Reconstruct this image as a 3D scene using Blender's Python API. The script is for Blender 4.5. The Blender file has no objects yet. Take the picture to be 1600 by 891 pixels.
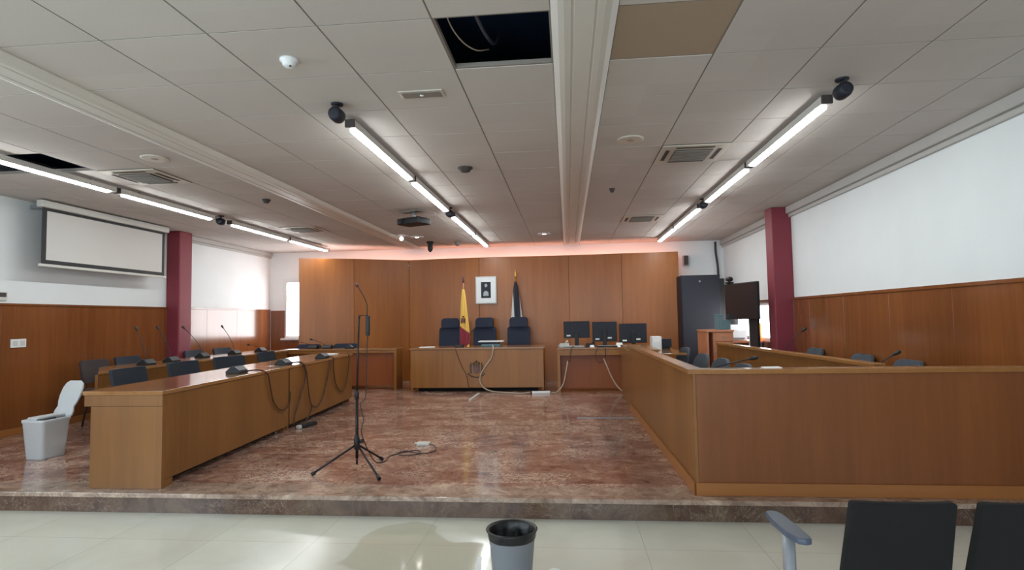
import bpy, bmesh, math, random
from mathutils import Vector, Matrix
random.seed(7)
PI = math.pi
scene = bpy.context.scene
C = scene.collection

# ------------------------------------------------------------------ helpers
def lin(c):
    c = c / 255.0
    return c / 12.92 if c <= 0.04045 else ((c + 0.055) / 1.055) ** 2.4
def rgb(r, g, b):
    return (lin(r), lin(g), lin(b), 1.0)

class MB:
    """collects shapes and links them as ONE mesh object"""
    def __init__(self):
        self.bm = bmesh.new()
    def _faces(self, verts, faces, mi=0, smooth=False):
        vs = [self.bm.verts.new(v) for v in verts]
        for f in faces:
            try:
                fc = self.bm.faces.new([vs[i] for i in f])
                fc.material_index = mi
                fc.smooth = smooth
            except ValueError:
                pass
        return self
    def box(self, x0, x1, y0, y1, z0, z1, mi=0):
        v = [(x0,y0,z0),(x1,y0,z0),(x1,y1,z0),(x0,y1,z0),(x0,y0,z1),(x1,y0,z1),(x1,y1,z1),(x0,y1,z1)]
        return self._faces(v, [(3,2,1,0),(4,5,6,7),(0,1,5,4),(1,2,6,5),(2,3,7,6),(3,0,4,7)], mi)
    def prism(self, poly, z0, z1, mi=0, smooth=False):
        """poly in xy, extruded in z"""
        n = len(poly)
        a = sum(poly[i][0]*poly[(i+1)%n][1]-poly[(i+1)%n][0]*poly[i][1] for i in range(n))
        if a < 0: poly = poly[::-1]
        v = [(p[0],p[1],z0) for p in poly] + [(p[0],p[1],z1) for p in poly]
        vs = [self.bm.verts.new(q) for q in v]
        fs = [self.bm.faces.new([vs[i] for i in range(n-1,-1,-1)]), self.bm.faces.new([vs[i+n] for i in range(n)])]
        for i in range(n):
            f = self.bm.faces.new([vs[i], vs[(i+1)%n], vs[(i+1)%n+n], vs[i+n]])
            f.smooth = smooth
            fs.append(f)
        for f in fs: f.material_index = mi
        return self
    def extr(self, poly, fn, t0, t1, mi=0, smooth=False):
        """poly (a,b) extruded along t; fn(a,b,t) -> xyz"""
        n = len(poly)
        vs = [self.bm.verts.new(fn(a,b,t0)) for a,b in poly] + [self.bm.verts.new(fn(a,b,t1)) for a,b in poly]
        fs = [self.bm.faces.new([vs[i] for i in range(n-1,-1,-1)]), self.bm.faces.new([vs[i+n] for i in range(n)])]
        for i in range(n):
            f = self.bm.faces.new([vs[i], vs[(i+1)%n], vs[(i+1)%n+n], vs[i+n]]); f.smooth = smooth
            fs.append(f)
        for f in fs: f.material_index = mi
        bmesh.ops.recalc_face_normals(self.bm, faces=fs)
        return self
    def rings(self, rings, mi=0, cap=True, smooth=True, closed=True):
        R = [[self.bm.verts.new(p) for p in r] for r in rings]
        n = len(R[0]); fs = []
        for a, b in zip(R, R[1:]):
            for i in range(n if closed else n-1):
                f = self.bm.faces.new([a[i], a[(i+1)%n], b[(i+1)%n], b[i]]); f.smooth = smooth; fs.append(f)
        if cap and closed:
            fs.append(self.bm.faces.new(R[0][::-1])); fs.append(self.bm.faces.new(R[-1]))
        for f in fs: f.material_index = mi
        bmesh.ops.recalc_face_normals(self.bm, faces=fs)
        return self
    def cyl(self, p0, p1, r0, r1=None, n=16, mi=0):
        return self.tube([p0, p1], [r0, r1 if r1 is not None else r0], n, mi)
    def tube(self, pts, r, n=8, mi=0):
        pts = [Vector(p) for p in pts]
        if not isinstance(r, (list, tuple)): r = [r]*len(pts)
        rings = []; up = None
        for i, p in enumerate(pts):
            d = (pts[min(i+1,len(pts)-1)] - pts[max(i-1,0)]).normalized()
            if up is None:
                up = Vector((0,0,1)) if abs(d.z) < .9 else Vector((1,0,0))
            u = d.cross(up)
            if u.length < 1e-5: u = d.cross(Vector((0,1,0)))
            u.normalize(); w = u.cross(d).normalized(); up = w
            rings.append([p + r[i]*(math.cos(2*PI*k/n)*u + math.sin(2*PI*k/n)*w) for k in range(n)])
        return self.rings(rings, mi)
    def lathe(self, prof, c=(0,0,0), n=24, mi=0, sx=1, sy=1, cap=True):
        rings = [[(c[0]+sx*r*math.cos(2*PI*k/n), c[1]+sy*r*math.sin(2*PI*k/n), c[2]+z) for k in range(n)] for r, z in prof]
        return self.rings(rings, mi, cap)
    def ball(self, c, r, n=16, m=8, sx=1, sy=1, sz=1, mi=0):
        prof = [(max(r*math.sin(PI*i/m), 1e-4), -r*sz*math.cos(PI*i/m)) for i in range(m+1)]
        return self.lathe(prof, c, n, mi, sx, sy)
    def build(self, name, mat, parent=None, bevel=0, seg=2, shade=None):
        me = bpy.data.meshes.new(name)
        self.bm.to_mesh(me); self.bm.free()
        for m in (mat if isinstance(mat, (list, tuple)) else [mat]): me.materials.append(m)
        o = bpy.data.objects.new(name, me); C.objects.link(o)
        if parent: o.parent = parent
        if bevel:
            b = o.modifiers.new('bevel', 'BEVEL'); b.width = bevel; b.segments = seg
            b.limit_method = 'ANGLE'; b.angle_limit = math.radians(40)
        return o

def spline(pts, n=8):
    """Catmull-Rom through the points"""
    P = [Vector(p) for p in pts]; P = [2*P[0]-P[1]] + P + [2*P[-1]-P[-2]]
    out = []
    for i in range(1, len(P)-2):
        for k in range(n):
            t = k/n; a,b,c,d = P[i-1],P[i],P[i+1],P[i+2]
            out.append(.5*((2*b)+(c-a)*t+(2*a-5*b+4*c-d)*t*t+(3*b-a-3*c+d)*t**3))
    out.append(P[-2]); return out

def rrect(w, h, r, n=5, cx=0, cy=0):
    out = []
    for sx, sy, a0 in ((1,1,0),(-1,1,PI/2),(-1,-1,PI),(1,-1,3*PI/2)):
        for k in range(n+1):
            a = a0 + PI/2*k/n
            out.append((cx+sx*(w/2-r)+r*math.cos(a), cy+sy*(h/2-r)+r*math.sin(a)))
    return out

def thing(name, label, cat, loc=(0,0,0), rz=0, group=None):
    o = bpy.data.objects.new(name, None); o.empty_display_size = .1; C.objects.link(o)
    o.location = loc; o.rotation_euler = (0,0,rz)
    o['label'] = label; o['category'] = cat
    if group: o['group'] = group
    return o
def tag(o, label, cat, group=None):
    o['label'] = label; o['category'] = cat
    if group: o['group'] = group
    return o
def struct(o):
    o['kind'] = 'structure'; return o
def dup(root, loc, rz, label, group=None):
    r = root.copy(); C.objects.link(r); r.location = loc; r.rotation_euler = (0,0,rz); r['label'] = label
    if group: r['group'] = group
    for ch in list(root.children):
        c = ch.copy(); C.objects.link(c); c.parent = r
        for g in ch.children:
            d = g.copy(); C.objects.link(d); d.parent = c
    return r

# ------------------------------------------------------------------ materials
def newmat(name):
    m = bpy.data.materials.new(name); m.use_nodes = True
    nt = m.node_tree; b = nt.nodes['Principled BSDF']
    return m, nt, b
def N(nt, typ, **kw):
    n = nt.nodes.new(typ)
    for k, v in kw.items():
        if k.startswith('i_'):
            n.inputs[k[2:].replace('_',' ')].default_value = v
        else: setattr(n, k, v)
    return n
def ramp(nt, src, stops):
    r = nt.nodes.new('ShaderNodeValToRGB'); e = r.color_ramp.elements
    while len(e) < len(stops): e.new(.5)
    for i, (p, c) in enumerate(stops): e[i].position = p; e[i].color = c
    nt.links.new(src, r.inputs['Fac']); return r
def coords(nt, scale, rot=(0,0,0), loc=(0,0,0)):
    t = nt.nodes.new('ShaderNodeTexCoord'); mp = nt.nodes.new('ShaderNodeMapping')
    mp.inputs['Scale'].default_value = scale; mp.inputs['Rotation'].default_value = rot; mp.inputs['Location'].default_value = loc
    nt.links.new(t.outputs['Object'], mp.inputs['Vector']); return mp.outputs['Vector']

def plain(name, col, rough=.5, metal=0, var=.06, scale=30, emit=None, estr=0, bump=0, coat=0):
    m, nt, b = newmat(name)
    v = coords(nt, (1,1,1))
    n = N(nt, 'ShaderNodeTexNoise', i_Scale=scale, i_Detail=3.0); nt.links.new(v, n.inputs['Vector'])
    c0 = tuple(max(0,x*(1-var)) for x in col[:3])+(1,); c1 = tuple(min(1,x*(1+var)) for x in col[:3])+(1,)
    r = ramp(nt, n.outputs['Fac'], [(.3,c0),(.7,c1)])
    nt.links.new(r.outputs['Color'], b.inputs['Base Color'])
    b.inputs['Roughness'].default_value = rough; b.inputs['Metallic'].default_value = metal
    b.inputs['Coat Weight'].default_value = coat
    if emit:
        b.inputs['Emission Color'].default_value = emit; b.inputs['Emission Strength'].default_value = estr
    if bump:
        bp = N(nt, 'ShaderNodeBump', i_Strength=bump, i_Distance=.01); nt.links.new(n.outputs['Fac'], bp.inputs['Height']); nt.links.new(bp.outputs['Normal'], b.inputs['Normal'])
    return m

def wood(name, dark, light, rough=.3, grain='z', coat=.0, board=1.6, spec=.5):
    m, nt, b = newmat(name)
    long_, tight = .9, 16
    s = {'z':(tight,tight,long_), 'y':(tight,long_,tight), 'x':(long_,tight,tight)}[grain]
    sb = {'z':(board,board,.12), 'y':(board,.12,board), 'x':(.12,board,board)}[grain]
    n1 = N(nt,'ShaderNodeTexNoise', i_Scale=1.0, i_Detail=6.0, i_Roughness=.6, i_Distortion=.4); nt.links.new(coords(nt, s), n1.inputs['Vector'])
    n2 = N(nt,'ShaderNodeTexNoise', i_Scale=1.3, i_Detail=2.0); nt.links.new(coords(nt, sb), n2.inputs['Vector'])
    n3 = N(nt,'ShaderNodeTexNoise', i_Scale=4.0, i_Detail=4.0, i_Roughness=.65); nt.links.new(coords(nt, s), n3.inputs['Vector'])
    a = N(nt,'ShaderNodeMath', operation='MULTIPLY_ADD'); a.inputs[1].default_value = .45; nt.links.new(n1.outputs['Fac'], a.inputs[0])
    c = N(nt,'ShaderNodeMath', operation='MULTIPLY'); c.inputs[1].default_value = .5; nt.links.new(n2.outputs['Fac'], c.inputs[0]); nt.links.new(c.outputs[0], a.inputs[2])
    d = N(nt,'ShaderNodeMath', operation='MULTIPLY_ADD'); d.inputs[1].default_value = .15; nt.links.new(n3.outputs['Fac'], d.inputs[0]); nt.links.new(a.outputs[0], d.inputs[2])
    r = ramp(nt, d.outputs[0], [(.34, dark), (.76, light)])
    nt.links.new(r.outputs['Color'], b.inputs['Base Color'])
    b.inputs['Specular IOR Level'].default_value = spec
    b.inputs['Roughness'].default_value = rough; b.inputs['Coat Weight'].default_value = coat; b.inputs['Coat Roughness'].default_value = .12
    return m

OAK_D, OAK_L = rgb(112,72,34), rgb(142,96,50)
M = {}
M['oak'] = wood('oak veneer upright grain', OAK_D, OAK_L, .32)
M['oak_front'] = wood('oak veneer facing the hall', rgb(124,75,28), rgb(154,101,45), .34, spec=.35)
M['oak_top'] = wood('oak veneer top', rgb(138,94,54), rgb(166,124,82), .12, 'y', .5)
M['oak_top_x'] = wood('oak veneer top crosswise', rgb(132,88,48), rgb(158,110,64), .2, 'x', .3)
M['oak_edge'] = wood('oak edge banding', rgb(138,92,48), rgb(166,116,66), .25, 'y', .3)
M['bench'] = wood('reddish oak bench panel', rgb(112,64,31), rgb(138,82,43), .34)
M['bench_base'] = wood('oak skirting', rgb(146,92,46), rgb(166,108,58), .3, 'x')
M['panel'] = wood('tall oak panelling', rgb(134,76,30), rgb(166,101,46), .3, 'z', .0, spec=.35)
M['wains'] = wood('varnished wainscot', rgb(104,58,29), rgb(136,81,42), .17, 'z', .35)
M['pedestal'] = wood('orange beech', rgb(182,116,84), rgb(206,138,102), .35)
M['modesty'] = wood('reddish modesty panel', rgb(122,62,27), rgb(146,80,38), .4, spec=.35)
M['white_wall'] = plain('white wall paint', rgb(226,229,230), .75, var=.015, scale=3, bump=.02)
M['white'] = plain('white plastic', rgb(225,227,228), .35, var=.02)
M['offwhite'] = plain('off white plastic', rgb(200,198,192), .4, var=.03)
M['pailgrey'] = plain('light grey plastic', rgb(196,199,201), .35, var=.02)
M['maroon'] = plain('maroon column paint', rgb(124,40,54), .55, var=.06, scale=2)
M['black'] = plain('black plastic', rgb(18,18,22), .55, var=.15)
M['navyblack'] = plain('dark blue black plastic', rgb(19,23,36), .6, var=.12)
M['fabric'] = plain('charcoal fabric', rgb(40,46,56), .9, var=.2, scale=220, bump=.15)
M['fabric_navy'] = plain('navy fabric', rgb(34,40,58), .85, var=.2, scale=200, bump=.15)
M['fabric_slate'] = plain('slate fabric', rgb(72,78,86), .9, var=.15, scale=200, bump=.15)
M['fabric_brown'] = plain('dark brown fabric', rgb(58,46,46), .85, var=.2, scale=200, bump=.15)
M['fabric_black'] = plain('black mesh fabric', rgb(13,13,14), .95, var=.35, scale=420, bump=.2)
M['steel'] = plain('grey metal', rgb(148,152,158), .42, .5, .05)
M['armgrey'] = plain('dark grey soft plastic', rgb(74,82,98), .5, var=.08)
M['dark_metal'] = plain('black metal', rgb(32,28,30), .4, .4, .1)
M['ac'] = plain('cassette enamel', rgb(196,188,176), .45, var=.02)
M['slot'] = plain('dark slot', rgb(62,56,54), .7, var=.1)
M['cable_brown'] = plain('brown cable', rgb(62,40,28), .5, var=.1)
M['cable_white'] = plain('white cable', rgb(176,158,142), .5, var=.04)
M['cable_black'] = plain('black cable', rgb(36,30,30), .5, var=.1)
M['paper'] = plain('white paper', rgb(238,238,236), .7, var=.01)
M['gold'] = plain('brass', rgb(200,160,84), .3, .8, .05)
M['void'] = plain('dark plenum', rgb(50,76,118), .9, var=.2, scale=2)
M['bag'] = plain('black bin liner', rgb(17,18,20), .4, var=.3, scale=18, bump=.5)
M['bin_grey'] = plain('grey bin plastic', rgb(120,123,130), .45, var=.03, scale=4)
M['teal'] = plain('teal grey plastic', rgb(86,116,124), .6, var=.1)
M['orange'] = plain('orange board', rgb(236,128,48), .6, var=.05)
M['beam'] = plain('ceiling beam enamel', rgb(206,201,194), .4, var=.015, scale=2)
M['brown_tile'] = plain('stained brown tile', rgb(158,138,118), .9, var=.1, scale=160, bump=.1)
M['gridbar'] = plain('grid bar grey', rgb(128,120,112), .6, var=.04)
M['crown'] = plain('crown paint', rgb(180,177,173), .6, var=.01)
M['emblem'] = plain('dark carved wood', rgb(66,40,20), .45, var=.2, scale=60)
M['emblem_red'] = plain('dark red enamel', rgb(96,48,50), .4, var=.1)
M['glassy'] = plain('dark screen', rgb(40,36,38), .18, var=.05)
M['screen_white'] = plain('projection fabric', rgb(206,202,198), .8, var=.01, scale=3)

def emission(name, col, st):
    m, nt, b = newmat(name)
    b.inputs['Base Color'].default_value = (.9,.9,.9,1)
    b.inputs['Emission Color'].default_value = col; b.inputs['Emission Strength'].default_value = st
    return m
M['tube'] = emission('lit fluorescent diffuser', (.93,1.0,1.0,1), 48)
M['down'] = emission('lit downlight', (1.0,.95,.86,1), 45)
M['cove'] = emission('warm cove tube', (1.0,.42,.28,1), 16)
M['daylight'] = emission('backlit blind', (.95,.97,1.0,1), 8.0)
M['led'] = emission('indicator', (.95,.97,1.0,1), 3)

def ceiling_mat():
    m, nt, b = newmat('mineral ceiling tile')
    t = nt.nodes.new('ShaderNodeTexCoord')
    dv = N(nt,'ShaderNodeVectorMath', operation='SNAP'); dv.inputs[1].default_value = (.6,.6,.6)
    ad = N(nt,'ShaderNodeVectorMath', operation='ADD'); ad.inputs[1].default_value = (.05,.42,0)
    nt.links.new(t.outputs['Object'], ad.inputs[0]); nt.links.new(ad.outputs[0], dv.inputs[0])
    w = N(nt,'ShaderNodeTexWhiteNoise', noise_dimensions='3D'); nt.links.new(dv.outputs[0], w.inputs['Vector'])
    n = N(nt,'ShaderNodeTexNoise', i_Scale=140.0, i_Detail=4.0); nt.links.new(t.outputs['Object'], n.inputs['Vector'])
    n2 = N(nt,'ShaderNodeTexNoise', i_Scale=1.1, i_Detail=3.0); nt.links.new(t.outputs['Object'], n2.inputs['Vector'])
    a = N(nt,'ShaderNodeMath', operation='MULTIPLY_ADD'); a.inputs[1].default_value = .14; nt.links.new(w.outputs['Value'], a.inputs[0])
    c = N(nt,'ShaderNodeMath', operation='MULTIPLY'); c.inputs[1].default_value = .5; nt.links.new(n.outputs['Fac'], c.inputs[0]); nt.links.new(c.outputs[0], a.inputs[2])
    d = N(nt,'ShaderNodeMath', operation='MULTIPLY_ADD'); d.inputs[1].default_value = .4; nt.links.new(n2.outputs['Fac'], d.inputs[0]); nt.links.new(a.outputs[0], d.inputs[2])
    r = ramp(nt, d.outputs[0], [(.2, rgb(182,174,169)), (.9, rgb(204,197,191))])
    nt.links.new(r.outputs['Color'], b.inputs['Base Color']); b.inputs['Roughness'].default_value = .85
    return m
M['tile'] = ceiling_mat()

def marble(name, side=False):
    m, nt, b = newmat(name)
    rot = (PI/2,0,0) if side else (0,0,0)
    v = coords(nt, (1,1,1), rot)
    br = N(nt,'ShaderNodeTexBrick', offset=.5, i_Scale=1.0, i_Mortar_Size=.0025 if not side else .002, i_Brick_Width=.9 if not side else .8, i_Row_Height=.3 if not side else .6)
    br.inputs['Color1'].default_value=(.15,.15,.15,1); br.inputs['Color2'].default_value=(.85,.85,.85,1); br.inputs['Mortar'].default_value=(.05,.05,.05,1)
    nt.links.new(v, br.inputs['Vector'])
    t = nt.nodes.new('ShaderNodeTexCoord')
    off = N(nt,'ShaderNodeVectorMath', operation='MULTIPLY_ADD'); off.inputs[1].default_value=(9,9,9)
    nt.links.new(br.outputs['Color'], off.inputs[0]); nt.links.new(t.outputs['Object'], off.inputs[2])
    n = N(nt,'ShaderNodeTexNoise', i_Scale=3.4 if side else 4.6, i_Detail=12.0, i_Roughness=.72, i_Distortion=1.2); nt.links.new(off.outputs[0], n.inputs['Vector'])
    base = ramp(nt, n.outputs['Fac'], ([(.34, rgb(62,45,36)), (.48, rgb(92,68,56)), (.6, rgb(104,84,68)), (.7, rgb(132,114,96))] if side else [(.32, rgb(88,60,54)), (.45, rgb(136,98,87)), (.56, rgb(156,120,106)), (.68, rgb(196,170,150))]))
    n2 = N(nt,'ShaderNodeTexNoise', i_Scale=6.0 if side else 11.0, i_Detail=8.0, i_Roughness=.66, i_Distortion=2.0); nt.links.new(off.outputs[0], n2.inputs['Vector'])
    s = N(nt,'ShaderNodeMath', operation='SUBTRACT'); s.inputs[1].default_value=.5; nt.links.new(n2.outputs['Fac'], s.inputs[0])
    ab = N(nt,'ShaderNodeMath', operation='ABSOLUTE'); nt.links.new(s.outputs[0], ab.inputs[0])
    vein = ramp(nt, ab.outputs[0], [(.0,(.55,.55,.55,1) if side else (.85,.85,.85,1)),(.014 if side else .04,(0,0,0,1))])
    n3 = N(nt,'ShaderNodeTexNoise', i_Scale=1.7, i_Detail=2.0); nt.links.new(off.outputs[0], n3.inputs['Vector'])
    gate = ramp(nt, n3.outputs['Fac'], [(.42,(0,0,0,1)),(.6,(1,1,1,1))])
    mul = N(nt,'ShaderNodeMath', operation='MULTIPLY'); nt.links.new(vein.outputs['Color'], mul.inputs[0]); nt.links.new(gate.outputs['Color'], mul.inputs[1])
    mix = N(nt,'ShaderNodeMix', data_type='RGBA'); nt.links.new(mul.outputs[0], mix.inputs[0]); nt.links.new(base.outputs['Color'], mix.inputs[6]); mix.inputs[7].default_value = rgb(172,160,148) if side else rgb(232,212,190)
    # tone of each slab
    tone = N(nt,'ShaderNodeMix', data_type='RGBA', blend_type='MULTIPLY'); tone.inputs[0].default_value=.5
    tr = ramp(nt, br.outputs['Color'], [(.04,(.35,.3,.28,1)),(.12,(.8,.78,.76,1)),(.9,(1.1,1.08,1.05,1))])
    nt.links.new(mix.outputs[2], tone.inputs[6]); nt.links.new(tr.outputs['Color'], tone.inputs[7])
    last = tone.outputs[2]
    if not side:   # paler border course of slabs along the step edge
        sx = nt.nodes.new('ShaderNodeSeparateXYZ'); nt.links.new(t.outputs['Object'], sx.inputs[0])
        lt = N(nt,'ShaderNodeMath', operation='LESS_THAN'); lt.inputs[1].default_value = 4.42; nt.links.new(sx.outputs['Y'], lt.inputs[0])
        k = N(nt,'ShaderNodeMath', operation='MULTIPLY'); k.inputs[1].default_value=.55; nt.links.new(lt.outputs[0], k.inputs[0])
        mx = N(nt,'ShaderNodeMix', data_type='RGBA'); nt.links.new(k.outputs[0], mx.inputs[0]); nt.links.new(last, mx.inputs[6])
        nb = ramp(nt, n.outputs['Fac'], [(.34, rgb(108,92,80)), (.64, rgb(192,176,156))]); nt.links.new(nb.outputs['Color'], mx.inputs[7]); last = mx.outputs[2]
    nt.links.new(last, b.inputs['Base Color'])
    rr = ramp(nt, n3.outputs['Fac'], [(.3,(.07,.07,.07,1)),(.7,(.17,.17,.17,1))]); nt.links.new(rr.outputs['Color'], b.inputs['Roughness'])
    return m
M['marble'] = marble('red brown marble')
M['marble_side'] = marble('red brown marble riser', True)

def floor_mat():
    m, nt, b = newmat('cream polished floor slabs')
    v = coords(nt, (1,1,1), loc=(1.66,.55,0))
    br = N(nt,'ShaderNodeTexBrick', offset=0.0, i_Scale=1.0, i_Mortar_Size=.002, i_Brick_Width=.7, i_Row_Height=.7)
    br.inputs['Color1'].default_value=(.2,.2,.2,1); br.inputs['Color2'].default_value=(.8,.8,.8,1); br.inputs['Mortar'].default_value=(0,0,0,1)
    nt.links.new(v, br.inputs['Vector'])
    t = nt.nodes.new('ShaderNodeTexCoord')
    n = N(nt,'ShaderNodeTexNoise', i_Scale=2.2, i_Detail=6.0, i_Distortion=.8); nt.links.new(t.outputs['Object'], n.inputs['Vector'])
    a = N(nt,'ShaderNodeMath', operation='MULTIPLY_ADD'); a.inputs[1].default_value=.35; nt.links.new(br.outputs['Color'], a.inputs[0]); nt.links.new(n.outputs['Fac'], a.inputs[2])
    r = ramp(nt, a.outputs[0], [(.3, rgb(200,198,182)), (.95, rgb(218,217,204))])
    joint = N(nt,'ShaderNodeMix', data_type='RGBA'); nt.links.new(br.outputs['Fac'], joint.inputs[0]); nt.links.new(r.outputs['Color'], joint.inputs[6]); joint.inputs[7].default_value = rgb(178,175,160)
    # dried water stains
    n2 = N(nt,'ShaderNodeTexNoise', i_Scale=1.6, i_Detail=2.0, i_Distortion=.6); nt.links.new(coords(nt,(1,1,1),loc=(3.1,1.2,0)), n2.inputs['Vector'])
    sp_ = N(nt,'ShaderNodeVectorMath', operation='DISTANCE'); sp_.inputs[1].default_value = (-.85,3.5,0); nt.links.new(t.outputs['Object'], sp_.inputs[0])
    fo = N(nt,'ShaderNodeMath', operation='MULTIPLY_ADD'); fo.inputs[1].default_value=-.42; nt.links.new(sp_.outputs['Value'], fo.inputs[0]); nt.links.new(n2.outputs['Fac'], fo.inputs[2])
    st = ramp(nt, fo.outputs[0], [(.315,(0,0,0,1)),(.35,(1,1,1,1))])
    k = N(nt,'ShaderNodeMath', operation='MULTIPLY'); k.inputs[1].default_value=.5; nt.links.new(st.outputs['Color'], k.inputs[0])
    stain = N(nt,'ShaderNodeMix', data_type='RGBA'); nt.links.new(k.outputs[0], stain.inputs[0]); nt.links.new(joint.outputs[2], stain.inputs[6]); stain.inputs[7].default_value = rgb(176,168,140)
    nt.links.new(stain.outputs[2], b.inputs['Base Color'])
    rr = ramp(nt, st.outputs['Color'], [(0,(.2,.2,.2,1)),(1,(.07,.07,.07,1))]); nt.links.new(rr.outputs['Color'], b.inputs['Roughness'])
    return m
M['floor'] = floor_mat()

# ------------------------------------------------------------------ room shell
XL, XR, YB, YF = -6.5, 3.2, 12.1, -4.0
ZD, ZC, ZT = .15, 2.935, 3.45
YS = 4.14                                             # step riser
struct(MB().box(XL-.15, XR+.15, YF-.15, YB+.15, -.12, 0).build('floor', M['floor']))
struct(MB().box(XL, XR, YS+.012, YB, 0, ZD-.035).build('dais', M['marble_side']))
struct(MB().box(XL, XR, YS-.012, YB, ZD-.034, ZD).build('dais_top', M['marble'], bevel=.004))
w = MB().box(XL-.15, XL, YF, YB, 0, ZT); struct(w.build('wall_left', M['white_wall']))
# right wall with a window opening beyond the column
w = MB(); wy0, wy1, wz0, wz1 = 9.35, 11.3, .98, 1.6
w.box(XR, XR+.15, YF, wy0, 0, ZT).box(XR, XR+.15, wy1, YB, 0, ZT).box(XR, XR+.15, wy0, wy1, 0, wz0).box(XR, XR+.15, wy0, wy1, wz1, ZT)
struct(w.build('wall_right', M['white_wall']))
# back wall with a window opening behind the end of the panelling
bx0, bx1, bz0, bz1 = -6.13, -4.45, 1.08, 2.30
w = MB().box(XL-.15, bx0, YB, YB+.15, 0, ZT).box(bx1, XR+.15, YB, YB+.15, 0, ZT).box(bx0, bx1, YB, YB+.15, 0, bz0).box(bx0, bx1, YB, YB+.15, bz1, ZT)
struct(w.build('wall_back', M['white_wall']))
struct(MB().box(XL-.15, XR+.15, YF-.15, YF, 0, ZT).build('wall_front', M['white_wall']))

# suspended ceiling: tiles in a bar grid, beams left out, three cells open
secs = [(-6.58,-3.38), (-3.05,-.05), (.28, 3.28)]
ylines = [2.78+.6*j for j in range(-11, 16)]
holes = set(); browns = []
open_cells = [(-.65,2.78), (-5.18,4.58), (-5.78,4.58)]
ac_cells = [(.88,5.18), (.88,8.78), (-4.58,5.18), (-4.58,8.78)]
brown_cell = (.28,2.78)
def same(a, b): return abs(a[0]-b[0])<.02 and abs(a[1]-b[1])<.02
cb = MB()
for si, (sa, sb) in enumerate(secs):
    xs = [sb-.6*k for k in range(0,7)] if si < 2 else [sa+.6*k for k in range(0,6)]
    xs = sorted(x for x in xs if sa-.61 <= x <= sb+.61)
    for a in xs:
        for y in ylines:
            x0, x1, y0, y1 = max(a,sa,XL), min(a+.6,sb,XR), max(y,YF), min(y+.6,YB)
            if x1-x0 < .03 or y1-y0 < .03: continue
            cell = (a, y)
            if any(same(cell,h) for h in open_cells+ac_cells+[brown_cell]): continue
            g = .005
            cb.box(x0+g, x1-g, y0+g, y1-g, ZC, ZC+.015, 0)
    for a in xs + [xs[-1]+.6]:
        if XL < a < XR and sa-.01 <= a <= sb+.01: cb.box(a-.011, a+.011, YF, YB, ZC+.003, ZC+.03, 1)
    for y in ylines:
        if YF < y < YB: cb.box(max(sa,XL), min(sb,XR), y-.011, y+.011, ZC+.0035, ZC+.0305, 1)
struct(cb.build('ceiling', [M['tile'], M['gridbar']]))
struct(MB().box(XL-.15, XR+.15, YF-.15, YB+.15, ZT, ZT+.1).build('ceiling_slab', M['void']))
for k, (a, b_) in enumerate(((-3.38,-3.05), (-.05,.28))):
    def prof(p, q, t): return (p, t, q)
    pf = [(a, ZC+.02), (a, ZC-.008), (a+.035, ZC-.034), (a+.065, ZC-.042), (a+.10, ZC-.042), (a+.104, ZC-.036), (a+.112, ZC-.036), (a+.116, ZC-.042), (b_-.116, ZC-.042), (b_-.112, ZC-.036), (b_-.104, ZC-.036), (b_-.10, ZC-.042), (b_-.065, ZC-.042), (b_-.035, ZC-.034), (b_, ZC-.008), (b_, ZC+.02)]
    o = MB().extr(pf, prof, YF, 11.75).build('ceiling_beam', M['beam']); struct(o)
# trims
struct(MB().box(XR-.035, XR, YF, YB, ZC-.15, ZC-.1).box(XR-.07, XR, YF, YB, ZC-.1, ZC-.001).build('trim_1', M['crown'], bevel=.01))
struct(MB().box(XL, XL+.035, 9.13, YB, ZC-.12, ZC-.075).box(XL, XL+.06, 9.13, YB, ZC-.075, ZC-.001).build('trim_2', M['crown'], bevel=.01))

def boards_x(mb, x0, x1, ys, z0, z1, gap=.0006):
    a_, b0 = (x0, x0+.008) if x0 < 0 else (x1-.008, x1)
    mb.box(a_, b0, ys[0], ys[-1], z0, z1)
    if x0 < 0: x0 += .0085
    else: x1 -= .0085
    for a, b_ in zip(ys, ys[1:]): mb.box(x0, x1, a+gap, b_-gap, z0, z1)
    return mb
yl = [YS+.0+.95*k for k in range(0,9)]; yl = [y for y in yl if y < YB-.3]+[YB-.04]
struct(boards_x(MB(), XL, XL+.03, yl, ZD+.002, 1.665).box(XL, XL+.045, YS, YB-.05, 1.665, 1.69).build('wainscot_left', M['wains'], bevel=.002))
struct(boards_x(MB(), XL, XL+.03, [YF+.1+1.16*k for k in range(8)], .002, 1.665).build('wainscot_left_hall', M['wains']))
yr = [YF+.02, -2.5, -1.2, 0, 1.2, 2.4, 3.3, YS-.05]
struct(boards_x(MB(), XR-.03, XR, yr, .002, 1.61).build('wainscot_right_hall', M['wains']))
yr = [YS, 5.1, 6.05, 7.0, 7.95, 8.48, 9.34]
struct(boards_x(MB(), XR-.03, XR, yr, ZD+.002, 1.61).box(XR-.045, XR, YS, 11.9, 1.61, 1.64).box(XR-.03, XR, 9.34, 11.9, ZD+.002, .97).build('wainscot_right', M['wains'], bevel=.002))
struct(MB().box(XL+.04, bx0-.01, YB-.03, YB, ZD+.002, 1.665).box(bx0-.01, -4.5, YB-.03, YB, ZD+.002, bz0-.06).build('wainscot_back', M['wains'], bevel=.002))
struct(MB().box(XL+.03, XL+.05, YS+.02, YB-.05, ZD+.001, ZD+.08).build('baseboard_left', M['bench_base'], bevel=.003))
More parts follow.
